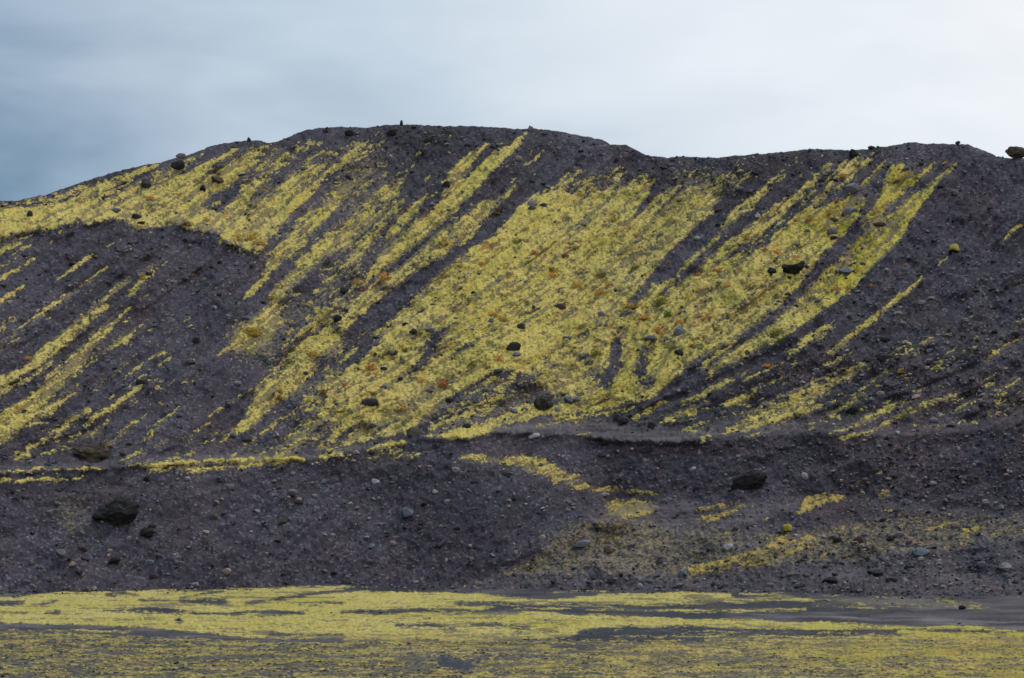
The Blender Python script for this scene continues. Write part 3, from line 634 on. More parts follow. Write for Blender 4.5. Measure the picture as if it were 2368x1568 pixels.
streakC = lic(gnoise(.95), flat_ang, 5)
iso1, iso2, iso3 = gnoise(.9), gnoise(2.0), gnoise(9)
nz = .80*streakA + .50*streakB + .80*streakC + .26*gnoise(.8) + .32*iso1 + .10*iso2 - .22*ribs
nz = uni(nz/nz.std())
excess = cover*.99 - nz
# thin scatter of moss tufts round the edges of patches
halo = blur(cover, 6)
excess = np.maximum(excess, .22*halo*(halo > .12) + .03 - uni(.9*iso1+.5*streakC))
nzp = .45*gnoise(16, 1.3) + .60*gnoise(6, 1.2) + .40*gnoise(45, 2.6) + .45*gnoise(1.8, 1.2) + .42*gnoise(9, 8)
nzp = uni(nzp/nzp.std())
# ------------------------------------------------------------------ materials
def new_mat(name, rough=.95, spec=.15):
    m = bpy.data.materials.new(name); m.use_nodes = True
    b = m.node_tree.nodes['Principled BSDF']; b.inputs['Roughness'].default_value = rough
    b.inputs['Specular IOR Level'].default_value = spec
    return m, m.node_tree, b
def attr(tree, name):
    n = tree.nodes.new('ShaderNodeAttribute'); n.attribute_name = name; return n.outputs['Fac']
def bump(tree, bsdf, h, dist, strength=1.0):
    n = tree.nodes.new('ShaderNodeBump'); n.inputs['Distance'].default_value = dist; n.inputs['Strength'].default_value = strength
    tree.links.new(h, n.inputs['Height']); tree.links.new(n.outputs[0], bsdf.inputs['Normal'])
def voro(tree, vec, scale, out='Color', feature='F1'):
    n = tree.nodes.new('ShaderNodeTexVoronoi'); n.inputs['Scale'].default_value = scale; n.feature = feature
    tree.links.new(vec, n.inputs['Vector']); return n.outputs[out]

def gravel_nodes(t, cell=4.2):
    tcn = t.nodes.new('ShaderNodeTexCoord').outputs['Object']
    c = voro(t, tcn, cell); s = t.nodes.new('ShaderNodeSeparateColor'); t.links.new(c, s.inputs[0])
    c2 = voro(t, tcn, cell*2.1); s2 = t.nodes.new('ShaderNodeSeparateColor'); t.links.new(c2, s2.inputs[0])
    base = ramp(t, s.outputs[0], [(0, (.030, .027, .035, 1)), (.35, (.043, .039, .049, 1)), (.80, (.056, .050, .062, 1)), (.90, (.085, .078, .088, 1)), (1, (.24, .215, .215, 1))])
    base2 = ramp(t, s2.outputs[0], [(0, (.032, .029, .038, 1)), (.6, (.050, .046, .057, 1)), (.92, (.068, .060, .068, 1)), (1, (.13, .115, .115, 1))])
    col = mix_node(t, .5, base, base2)
    hue = ramp(t, noise_node(t, tcn, .09, 4, .6), [(.35, (.97, .99, 1.04, 1)), (.65, (1.05, .99, .98, 1))])
    col = mix_node(t, 1.0, col, hue, 'MULTIPLY')
    val = ramp(t, noise_node(t, tcn, .55, 5, .65), [(.3, .80), (.7, 1.22)])
    col = mix_node(t, 1.0, col, val, 'MULTIPLY')
    return tcn, col, s.outputs[1]
def make_gravel(name, tint):
    m, t, b = new_mat(name)
    tcn, col, hgt = gravel_nodes(t)
    col = mix_node(t, 1.0, col, tint, 'MULTIPLY')
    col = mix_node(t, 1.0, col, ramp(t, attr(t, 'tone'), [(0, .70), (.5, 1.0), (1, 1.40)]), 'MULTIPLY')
    col = mix_node(t, attr(t, 'rust'), col, mix_node(t, 1.0, col, (1.18, .97, .90, 1), 'MULTIPLY'))
    pale = mix_node(t, noise_node(t, tcn, 1.5, 4, .6), (.10, .088, .092, 1), (.155, .13, .13, 1))
    col = mix_node(t, attr(t, 'pale'), col, pale)
    # thin dusting of moss between the stones: the share of ground it holds is the 'dust' survey
    nn = noise_node(t, tcn, 2.6, 5, .7)
    thr = math_node(t, 'SUBTRACT', .635, math_node(t, 'MULTIPLY', attr(t, 'dust'), .30))
    f_ = math_node(t, 'MULTIPLY', math_node(t, 'SUBTRACT', nn, thr), 9.0, clamp=True)
    col = mix_node(t, math_node(t, 'MULTIPLY', f_, .62), col, mix_node(t, noise_node(t, tcn, 1.1, 2), (.20, .15, .065, 1), (.32, .26, .085, 1)))
    t.links.new(col, b.inputs['Base Color'])
    bump(t, b, hgt, .10, .7)
    return m
gravel = make_gravel('dark_volcanic_gravel', (.69, .68, .71, 1))
gravel_p = make_gravel('plain_gravel', (.44, .53, .57, 1))

def make_moss(name, tint):
    moss, t, b = new_mat(name, 1.0, .05)
    tcn = t.nodes.new('ShaderNodeTexCoord').outputs['Object']
    c1 = ramp(t, noise_node(t, tcn, 2.6, 4, .6), [(.30, (.21, .165, .048, 1)), (.47, (.37, .305, .082, 1)), (.68, (.50, .425, .130, 1))])
    c2 = ramp(t, noise_node(t, tcn, .12, 4, .6), [(.35, (1.05, 1.0, 1.15, 1)), (.65, (.97, .97, .80, 1))])
    col = mix_node(t, 1.0, c1, c2, 'MULTIPLY')
    lush = ramp(t, attr(t, 'lush'), [(0, (1, 1, 1, 1)), (1, (.84, .86, .45, 1))])
    col = mix_node(t, 1.0, col, lush, 'MULTIPLY')
    col = mix_node(t, attr(t, 'autumn'), col, mix_node(t, noise_node(t, tcn, .8, 2), (.14, .085, .028, 1), (.36, .21, .05, 1)))
    # gaps between the cushions where the gravel and dead dark moss show
    gp = noise_node(t, mapping(t, tcn, (.7, 1, 1.9)), 4.0, 4, .65)
    gthr = math_node(t, 'ADD', .455, math_node(t, 'MULTIPLY', attr(t, 'dense'), .13))
    gf = math_node(t, 'MULTIPLY', math_node(t, 'SUBTRACT', gp, gthr), 14.0, clamp=True)
    col = mix_node(t, math_node(t, 'MULTIPLY', gf, .88), col, (.060, .052, .042, 1))
    col = mix_node(t, 1.0, col, tint, 'MULTIPLY')
    t.links.new(col, b.inputs['Base Color'])
    bump(t, b, noise_node(t, tcn, 6.0, 4, .6), .07, .6)
    return moss
moss = make_moss('yellow_moss', (1.02, 1.0, .98, 1))
moss_flat = make_moss('dry_yellow_moss', (.93, .95, 1.05, 1))

ground_m, t, b = new_mat('mossy_gravel_flat')
tcn, col, hgt = gravel_nodes(t)
st = noise_node(t, mapping(t, tcn, (.12, 1, 1)), .7, 5, .7)
col = mix_node(t, ramp(t, st, [(.47, 0.0), (.53, 1.0)]), col, (.31, .28, .055, 1))
t.links.new(col, b.inputs['Base Color'])

# ------------------------------------------------------------------ mesh helpers
def grid_faces(nr, nc):
    a = np.arange(nr*nc).reshape(nr, nc)
    return np.stack([a[:-1, :-1], a[1:, :-1], a[1:, 1:], a[:-1, 1:]], -1)     # wound to face the camera
def mesh_np(name, verts, faces, mats, smooth=True, attrs=None, midx=None):
    verts = np.ascontiguousarray(verts, np.float32).reshape(-1, 3); faces = np.ascontiguousarray(faces, np.int32)
    k = faces.shape[-1]; faces = faces.reshape(-1, k)
    me = bpy.data.meshes.new(name)
    me.vertices.add(len(verts)); me.vertices.foreach_set('co', verts.ravel())
    me.loops.add(faces.size); me.loops.foreach_set('vertex_index', faces.ravel())
    me.polygons.add(len(faces)); me.polygons.foreach_set('loop_start', np.arange(0, faces.size, k, dtype=np.int32))
    for m in mats: me.materials.append(m)
    if midx is not None: me.polygons.foreach_set('material_index', np.asarray(midx, np.int32))
    me.update(calc_edges=True)
    me.polygons.foreach_set('use_smooth', np.full(len(faces), smooth))
    for n, v in (attrs or {}).items():
        at = me.attributes.new(n, 'FLOAT', 'POINT'); at.data.foreach_set('value', np.ascontiguousarray(v, np.float32).ravel())
    return me
def link(name, me, label=None, cat=None, group=None, kind=None, parent=None):
    o = bpy.data.objects.new(name, me); COL.objects.link(o)
    tag(o, label, cat, group, kind)
    if parent: o.parent = parent
    return o
def tag(o, label=None, cat=None, group=None, kind=None):
    if label: o['label'] = label
    if cat: o['category'] = cat
    if group: o['group'] = group
    if kind: o['kind'] = kind
def submesh(verts, faces):
    used, inv = np.unique(faces.ravel(), return_inverse=True)
    return used, inv.reshape(faces.shape)

# ------------------------------------------------------------------ soil colour surveys
PALE = """
7 .5 s -400,1212,30 0,1214,26 600,1216,22 1000,1228,20 1300,1268,12 1800,1298,12 2368,1312,8
7 .75 s -400,988,30 0,985,24 120,975,24
7 .35 s 100,970,16 180,965,16
9 .22 s 300,1120,30 900,1118,40 1500,1120,50 2368,1190,90 3000,1220,90
9 .38 p 1000,1020 1500,975 2500,940 3000,940 3000,1150 2368,1130 1500,1100
9 .7 s 340,1142,30 900,1136,34 1500,1140,30 2368,1205,34
9 .25 s 900,1095,20 1500,1105,30 2368,1140,40
8 .38 p 1790,420 1600,560 1330,720 1120,830 900,910 1300,930 2368,930 2368,640 2368,420
9 .28 p 0,420 900,560 2368,560 2368,930 0,940
8 .30 s 750,960,40 1100,965,60 1500,975,40 2300,950,30
9 .2 s 0,950,30 900,950,40 2368,920,160
4 .5 s 0,1295,14 700,1262,16 1400,1215,16 2000,1195,18 2368,1175,24
5 .35 s 0,1160,20 250,1120,16
5 .36 s 1080,1015,36 1300,1010,50 1700,1000,110 2100,1050,90 2368,1040,80
6 .34 s 0,1040,80 300,1000,60 700,1000,30 1100,980,20
8 .30 s 2050,380,60 2300,420,60
9 .30 s 0,400,90 300,480,110 600,380,70 900,330,30
9 .18 s 1300,350,60 1900,430,60 2200,440,60
8 .35 s 950,890,60 1200,880,50 1400,720,60 1700,760,80
9 .24 s 0,950,30 1500,950,60 2300,870,100
7 .28 s 480,290,20 650,285,24 830,250,18
7 .22 s 400,330,100 600,430,60
8 .2 s 600,20,60 200,70,60
3 .5 s 2030,250,14 2170,300,16
"""
DUST = """
7 .6 p 380,300 640,330 640,560 400,600 360,420
7 .4 s 600,850,40 1000,700,40 1200,620,30
8 .8 p 1500,500 1900,420 2200,480 2368,560 2368,900 1700,850 1300,860 1000,870 1300,740
9 .75 p 0,480 600,560 1500,420 2368,420 2368,620 1600,700 900,780 0,900
9 .35 p 1100,200 1600,80 1500,300 1200,400
6 .45 s 0,980,90 400,960,80 1100,960,80 2300,900,80
5 .5 s 1100,1000,80 2300,930,80
4 .45 s 1200,1150,80 2000,1150,80
4 .35 s 300,1150,90 900,1100,90
2 .4 s 0,1180,200 150,1000,120 400,700,60
6 .4 s 1200,250,60 1700,300,90 2368,400,200
3 .35 s 1300,1250,80 1700,1000,60
"""
pale_a = paint(np.zeros((NV, NU)), PALE, 4.0); dust_a = blur(paint(np.zeros((NV, NU)), DUST, 8), 5)
pale_a *= np.clip(.75+.5*gnoise(16, .9), 0, 1.5)
rust_a = smooth01((uF-1500)/900)*smooth01((vF-700)/300)*np.clip(.6+.5*gnoise(30), 0, 1) + np.clip(.3*gnoise(20)-.1, 0, 1)
RUST = """
6 1 s 0,1120,60 400,1130,50 700,1090,30
6 1 s 1100,1110,40 1500,1100,50 1900,1080,80
5 .9 s 1900,1150,60 2368,1140,70
9 .8 s 900,400,60 1200,420,80
9 .7 s 1000,260,60 1600,120,60
"""
rust_a = np.maximum(rust_a, .8*spur)
rust_a = np.clip(blur(paint(rust_a, RUST, 10), 3), 0, 1)

halo2 = np.clip(1.45*blur(cover, 3.2)-.03, 0, 1)*np.clip(.8+.35*streakA, .2, 1.2)
# ------------------------------------------------------------------ the hill
NR = 610
tr = np.linspace(0, 1.012, NR)
hu = np.broadcast_to(UU[None, :], (NR, NU))
rv1 = ridge_c(UU); bv1 = base_c(UU)
hv = rv1[None, :] + (bv1-rv1)[None, :]*tr[:, None]
yy = samp(YD, hu, hv)
PH = np.stack([yy*(hu-W/2)/F, yy, HC+yy*(HOR-hv)/F], -1)
fade = (.6+.4*smooth01((hv-rv1)/6))*smooth01((bv1+2-hv)/4)
PH += (samp(disp, hu, hv)*fade)[..., None]*NRM
# the far side of the hill, falling away behind the skyline
back = []
for k, (dy, dzz) in enumerate([(1.2, .25), (3, .9), (6, 2.6), (12, 6.5), (22, 14), (40, 28), (70, 50), (110, 64)]):
    r = PH[0].copy(); sc_ = 1+dy/r[:, 1]; r[:, 0] *= sc_; r[:, 1] *= sc_; r[:, 2] = np.maximum(PH[0][:, 2]-dzz, -1); back.append(r)
foot = []
for k in range(1, 4):
    r = PH[-1].copy(); r[:, 2] -= .5*k; r[:, 1] -= .4*k; foot.append(r)
full = np.concatenate([np.array(back[::-1]), PH, np.array(foot)], 0)
def ext(side):
    e_ = full[:, 0] if side < 0 else full[:, -1]; out = []
    for k in range(1, 15):
        q = e_.copy(); q[:, 0] += side*k*9; f_ = (1-k/14)**1.3
        q[:, 2] = np.where(e_[:, 2] > 0, e_[:, 2]*f_-.5*(1-f_), e_[:, 2]) + .5*np.sin(k*1.3+e_[:, 1]*.12)*f_; out.append(q)
    return np.stack(out, 1)
L_, R_ = ext(-1)[:, ::-1], ext(1)
allP = np.concatenate([L_, full, R_], 1)
def fillattr(A):
    a = samp(A, hu, hv); a = np.concatenate([np.repeat(a[:1], len(back), 0), a, np.repeat(a[-1:], 3, 0)], 0)
    return np.concatenate([np.repeat(a[:, :1], 14, 1)*.6, a, np.repeat(a[:, -1:], 14, 1)*.6], 1)
me = mesh_np('hill', allP, grid_faces(*allP.shape[:2]), [gravel], True,
             {'pale': fillattr(pale_a), 'rust': fillattr(rust_a), 'dust': fillattr(np.maximum(dust_a*.7, halo2)), 'tone': fillattr(uni(.55*streakA+.45*streakB+.5*gnoise(30)))})
link('hill', me, 'dark volcanic gravel hill with steep scree slopes above the mossy plain', None, None, 'structure')

# moss carpet on the hill: its own thin cushions, thinning to nothing at the edges
lush_a = np.clip(paint(np.zeros((NV, NU)), """
3 .9 p 900,500 1100,560 1300,350 1900,330 1500,900 1100,1300 850,1250 1000,900 800,850
4 .9 s 110,1210,60 200,1190,50
6 .8 s 1010,480,60 1240,310,40
""", 12), 0, 1)
lush_a = blur(lush_a, 6)*np.clip(.8+.3*gnoise(12), 0, 1)
zone_aut = blur(paint(np.full((NV, NU), .25), """
2 1 p 600,1100 1400,800 2200,900 2368,1567 300,1567 100,1300
5 1 p 200,200 2368,0 2368,450 900,700 0,1000 0,600
3 .8 p 0,1000 900,500 1200,600 1100,1000 700,1400 0,1567
6 .8 p 0,0 700,0 300,450 0,550
1 .6 p 700,700 1300,500 2000,500 1700,950 1300,800
""", 20), 14)
aut = smooth01((.75*streakC+.35*gnoise(1.6, 1.0)+.5*gnoise(12)+.75*zone_aut-1.85)/.6)
aut = np.maximum(aut, .5*smooth01((uF-1000)/150)*smooth01((vF-1060)/80))
aut = np.maximum(aut, .30*smooth01(gnoise(7, 4)-.9))
ex = samp(excess, hu, hv); ex[:2] = -1; ex[-8:] = -1
thick = -.04 + .13*smooth01(ex/.16+.15) + .018*samp(iso1, hu, hv)*(ex > 0) + .025*samp(iso2, hu, hv)
PM = PH + np.maximum(thick, -.05)[..., None]*NRM
fq = grid_faces(NR, NU)
exc = (ex[:-1, :-1]+ex[1:, :-1]+ex[1:, 1:]+ex[:-1, 1:])/4
fs = fq[exc > -.01]
used, fi = submesh(None, fs)
pick = lambda A: samp(A, hu, hv).ravel()[used]
me = mesh_np('moss_carpet', PM.reshape(-1, 3)[used], fi, [moss], True, {'lush': pick(lush_a), 'autumn': pick(aut), 'dense': pick(np.clip((excess)*1.6, 0, 1)*np.clip(cover*1.3-.1, 0, 1))})
link('hill_moss', me, 'yellow green moss growing in streaks down the dark hill slope', 'moss', None, 'stuff')
print('hill verts', allP.shape, 'moss faces', len(fs))

# ------------------------------------------------------------------ the plain in front
NP = 330
pv0 = bv1-3.0
tp = np.linspace(0, 1, NP)
pu = np.broadcast_to(UU[None, :], (NP, NU))
pv = pv0[None, :] + (V1-2-pv0)[None, :]*tp[:, None]
py_ = plain_y(pu, pv)
PP = np.stack([py_*(pu-W/2)/F, py_, HC+py_*(HOR-pv)/F], -1)
dp = samp(.05*gnoise(40, 3)+.028*gnoise(12, 1.2)+.012*gnoise(2, .8), pu, pv)
PP[..., 2] += dp
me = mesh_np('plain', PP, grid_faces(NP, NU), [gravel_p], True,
             {'pale': samp(pale_a, pu, pv), 'rust': samp(smooth01((uF-1600)/600), pu, pv), 'dust': np.clip(samp(blur(cover_p, 3, 1), pu, pv)*1.1, 0, 1), 'tone': samp(uni(1.2*gnoise(30, 1.0)+.8*gnoise(6, .8))*np.clip(.35+cover_p*4, 0, 1), pu, pv)+.0*pu})  # tone drops on bare patches: shade of the lee faces, put into the gravel colour
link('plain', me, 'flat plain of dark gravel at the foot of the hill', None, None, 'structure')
lowp_s = smooth01((pv/K-1458)/22)
xp = samp(cover_p, pu, pv) - samp(nzp, pu, V0+(pv-572)*4.6)
lastv = (K*(1045.6+1262*.3337))
PPm = PP.copy(); PPm[..., 2] += -.012+.05*smooth01(xp/.2)+.014*samp(iso1, pu, pv)*(xp > 0)
fq = grid_faces(NP, NU); xc = (xp[:-1, :-1]+xp[1:, :-1]+xp[1:, 1:]+xp[:-1, 1:])/4
fs = fq[xc > 0]
used, fi = submesh(None, fs)
lowp = smooth01((vF-(1454+(uF/2367)*6))/22)
aut_p = .35*smooth01((gnoise(5, .8)-1.1)/.5)+.30*lowp
me = mesh_np('moss_plain', PPm.reshape(-1, 3)[used], fi, [moss_flat], True,
             {'lush': samp(np.clip(.15+.25*gnoise(50, 3)+.5*smooth01((uF-1700)/500), 0, 1), pu, pv).ravel()[used], 'autumn': samp(aut_p, pu, pv).ravel()[used],
              'dense': np.clip(xp*1.5+samp(cover_p, pu, pv)*1.4-.85-.2*lowp_s, 0, 1).ravel()[used]})
link('plain_moss', me, 'bands of yellow green moss lying across the flat plain', 'moss', None, 'stuff')

g = bpy.data.meshes.new('ground')
ring = [(-9000, -9000, -.35), (9000, -9000, -.35), (9000, 9000, -.35), (-9000, 9000, -.35)]
g.from_pydata(ring, [], [(0, 1, 2, 3)]); g.materials.append(ground_m)
link('ground', g, None, None, None, 'structure')
# ------------------------------------------------------------------ stones
def ico(sub):
    import bmesh
    bm = bmesh.new(); bmesh.ops.create_icosphere(bm, subdivisions=sub, radius=1)
    v = np.array([q.co[:] for q in bm.verts]); f = np.array([[q.index for q in p.verts] for p in bm.faces]); bm.free(); return v, f
ICO = {1: ico(1), 2: ico(2), 3: ico(3), 4: ico(4)}
def rock_shape(seed, sub=3, cuts=9, rough=.16, depth=.72):
    r = np.random.RandomState(seed); v, f = ICO[sub]; v = v.copy()
    for k in range(cuts):                                    # broken faces
        n = r.randn(3); n /= np.linalg.norm(n); d = r.uniform(depth-.18, depth+.12)
        h = v@n; over = h > d
        v[over] -= ((h[over]-d)*.92)[:, None]*n
    o = Vector(r.uniform(-50, 50, 3))
    nn = np.array([mnoise.fractal(Vector(p)*1.5+o, .8, 2.2, 4) for p in v])
    v *= (1+rough*nn)[:, None]
    v -= (v.max(0)+v.min(0))/2
    v /= (v.max(0)-v.min(0))/2                                 # unit half extents
    return v, f
RC = {'black': (.016, .015, .015), 'dark': (.032, .030, .034), 'brown': (.058, .044, .032), 'grey': (.105, .10, .112), 'bluegrey': (.085, .098, .118),
      'light': (.20, .19, .19), 'tan': (.20, .15, .125), 'pink': (.24, .165, .145), 'mossy': (.026, .023, .018)}
RM = {}
for nme, c in RC.items():
    m, t, b = new_mat('rock_'+nme, .92, .2)
    tcn = t.nodes.new('ShaderNodeTexCoord').outputs['Object']
    oi = t.nodes.new('ShaderNodeObjectInfo').outputs['Random']
    n = noise_node(t, tcn, 2.2, 6, .7)
    col = mix_node(t, ramp(t, n, [(.3, 0.0), (.7, 1.0)]), tuple(x*.62 for x in c)+(1,), tuple(x*1.45 for x in c)+(1,))
    geo = t.nodes.new('ShaderNodeNewGeometry'); sp = t.nodes.new('ShaderNodeSeparateXYZ'); t.links.new(geo.outputs['Normal'], sp.inputs[0])
    if nme in ('mossy', 'brown'):                                # lichen in patches on top
        lic_ = math_node(t, 'MULTIPLY', ramp(t, sp.outputs[2], [(.35, 0.0), (.85, 1.0)]), ramp(t, noise_node(t, tcn, 3.1, 4, .7), [(.50, 0.0), (.64, .6)]))
        col = mix_node(t, lic_, col, (.055, .045, .023, 1))
    else:                                                        # paler tint towards upward faces
        top = math_node(t, 'MULTIPLY', ramp(t, sp.outputs[2], [(.3, 0.0), (.95, 1.0)]), .35)
        col = mix_node(t, top, col, tuple(min(1, x*1.5+.015) for x in c)+(1,))
    col = mix_node(t, 1.0, col, ramp(t, oi, [(0, .8), (1, 1.2)]), 'MULTIPLY')
    t.links.new(col, b.inputs['Base Color'])
    bump(t, b, noise_node(t, tcn, 5, 5, .7), .06, .9)
    RM[nme] = m
SHAPES = [rock_shape(100+i, 3, 6+i % 6, .10+.03*(i % 4)) for i in range(12)]
rock_me = {}
def rock_mesh(shape, colr):
    k = (shape, colr)
    if k not in rock_me:
        v, f = SHAPES[shape]; rock_me[k] = mesh_np('stone', v, f, [RM[colr]], False)
    return rock_me[k]

# landmarks: sheet, x, y, width, height, colour, tilt, short name, full label
BIG = """
1 1250 293 66 30 pink 4|pink skyline slab|flat pinkish slab lying on the left part of the skyline
1 1230 362 92 60 dark 25|boulder under the pink slab|dark rough boulder just below the pink skyline slab
1 1725 186 28 36 black 0|left skyline knob|small black upright rock on the skyline left of the notch
1 1010 490 72 76 dark 0|upper left block|blocky dark boulder in moss near the upper left ridge
1 1505 468 88 52 brown -10|upper left brown boulder|brownish boulder in moss right of the small black stone
1 1405 527 42 52 black 0|black moss stone|black stone with pointed top in the upper left moss
1 945 720 62 42 black 0|scarp edge stone|black stone on the moss edge above the left scree
1 800 676 74 40 grey 8|grey moss slab|flat grey slab in moss above the left scree edge
2 57 140 66 46 black 0|left summit boulder|black boulder just below the summit, left of its neighbour
2 350 140 66 52 black 30|right summit boulder|tilted black boulder below the skyline spike
2 416 70 22 38 dark 0|skyline spike|thin spike shaped rock standing on the highest skyline
2 725 496 56 46 mossy 0|streak head boulder|dark mossy boulder at the foot of the short upper moss streak
2 260 666 52 50 grey 0|round grey boulder|round pale grey boulder on the gravel between moss streaks
2 1230 318 52 40 tan 0|tan summit stone|brownish grey boulder right of the longest moss streak top
2 1325 628 72 46 grey 0|twin stone above|upper grey boulder of two touching at the moss field edge
2 1323 664 60 40 brown 0|twin stone below|lower brown boulder of two touching at the moss field edge
2 1430 514 38 30 bluegrey 0|blue fringe stone|blue grey stone at the upper fringe of the central moss
2 1655 776 84 26 grey 6|flat central slab|flat grey slab in the upper central moss field
3 1187 281 60 58 black 0|saddle boulder|round black boulder just under the skyline right of the saddle
3 1308 238 52 22 brown 0|brown skyline stone|low brown rock on the skyline right of the round black boulder
3 1906 207 36 26 dark 0|right skyline knob|small dark knob on the flat skyline towards the right
3 2312 274 150 80 brown 0|right edge crag|big mossy brown crag on the skyline at the right edge
3 1172 524 100 76 grey 12|upper right grey boulder|large grey boulder with pale top at the upper right moss
3 1140 690 76 62 grey 0|wide moss boulder|wide grey boulder in right moss beside a smaller round one
3 1190 679 46 40 grey 0|round moss boulder|smaller round grey boulder touching the wide one in right moss
3 1037 824 68 54 grey 0|lower moss boulder|grey boulder with dark underside in the right moss field
3 765 1076 158 100 black 12|crescent boulder|large black boulder with a moss cap in the right moss field
3 615 1096 66 52 black 0|crescent neighbour|squat black boulder just left of the moss capped boulder
3 1130 1104 96 54 bluegrey 12|gully edge boulder|long blue grey boulder in the rightmost moss band
3 1878 948 72 74 mossy 0|mossy scree boulder|moss covered boulder alone on the dark right scree
3 2290 1186 122 36 mossy 24|tilted brown slab|long tilted brown slab on the right scree near the frame edge
4 1318 550 72 46 grey 0|left scree grey stone|largest pale grey stone alone on the left scree
4 1360 400 56 48 dark 20|left scree dark stone|dark stone above the pale grey one on the left scree
4 628 1188 236 136 brown 3|brown dome boulder|large brown dome shaped boulder on the bench at left
4 1298 1360 40 30 light 0|white bank stone|whitish stone near the top of the front left bank
4 1010 1362 40 32 black 0|black bank stone|black stone near the top of the front left bank
5 1193 446 104 66 dark 10|central dark boulder|dark boulder on rusty plants low in the central moss
5 200 832 112 60 dark 8|lower moss slab|low dark slab in the lower left part of the moss field
5 510 1036 116 70 brown 0|bench end boulder|brownish dark boulder between two bright moss ledges
5 1400 848 130 124 mossy 0|tall mossy boulder|tallest dark mossy boulder at the foot of the central moss
5 1575 820 60 60 bluegrey 0|left of bench pair|left blue grey boulder of the pair right of the tall boulder
5 1630 815 60 44 grey 0|right of bench pair|right grey boulder of the pair beside the tall mossy boulder
5 1330 1062 96 44 light 10|pale crest slab|pale slab perched on the bench crest in the centre
5 1955 957 78 60 dark 0|front bench boulder|dark boulder in front on the bench right of centre
5 1912 935 52 60 dark 0|rear bench boulder|dark boulder touching behind the front bench boulder
5 2150 987 52 46 dark 0|lone bench boulder|small square dark boulder alone right of the bench pair
5 1848 1104 78 54 mossy 0|crest boulder with lichen|brown lichen topped boulder on the crest of the dark bank
6 1175 887 98 50 black 0|right streak boulder|low black boulder among the lower right moss streaks
6 460 1384 250 140 black 26|sunken right boulder|large black tilted boulder sunk in the dark right bank
6 845 1342 46 50 light 0|pale stone by sunken boulder|pale stone right of the large sunken black boulder
7 808 428 320 190 black 14|great sunken boulder|largest boulder, blackish and sunk in the front left bank
7 1012 556 100 72 black 22|split stone|black hollowed stone below the great sunken boulder
7 420 706 70 62 grey 0|left round stone|round grey stone low on the front left bank
7 788 756 92 50 black 24|low black slab|low black slab below the great sunken boulder
8 460 420 82 72 bluegrey 0|pale blue boulder|pale blue grey round boulder on the front central bank
8 1820 298 72 34 light 12|pale corner slab|pale slab at the corner where the front bank turns
8 1665 636 112 46 grey 12|dark hummock slab|long grey slab on the mossy hummocks right of centre
9 725 528 60 56 mossy 0|bright mossy stone|small stone fully covered in bright yellow moss
9 1070 606 62 44 mossy 0|mottled mossy stone|grey stone with moss right of the bright mossy one
9 1220 604 66 46 brown 0|brown hollow stone|brown stone with dark underside on the right hummocks
9 1495 572 80 44 grey 0|right hummock boulder|wide grey boulder on the right hummocks
9 1890 506 62 46 tan 0|pinkish hummock boulder|pinkish grey boulder with moss beside it at far right
9 1655 690 112 60 bluegrey 6|low right boulder|wide blue grey boulder above the lower right gravel
9 2240 798 96 66 light 0|far right pale boulder|large pale topped boulder near the lower right corner of the bank
9 1335 836 112 50 dark 6|dark hump|wide dark hump low on the right bank
9 1020 888 104 52 dark 0|left dark hump|dark hump near the plain, left of the wide one
9 315 656 72 50 light 24|leaning pale slab|leaning pale slab on the mossy hummocks
9 1937 1076 52 34 black 0|plain edge stone|single black stone on the gravel flat at right
"""
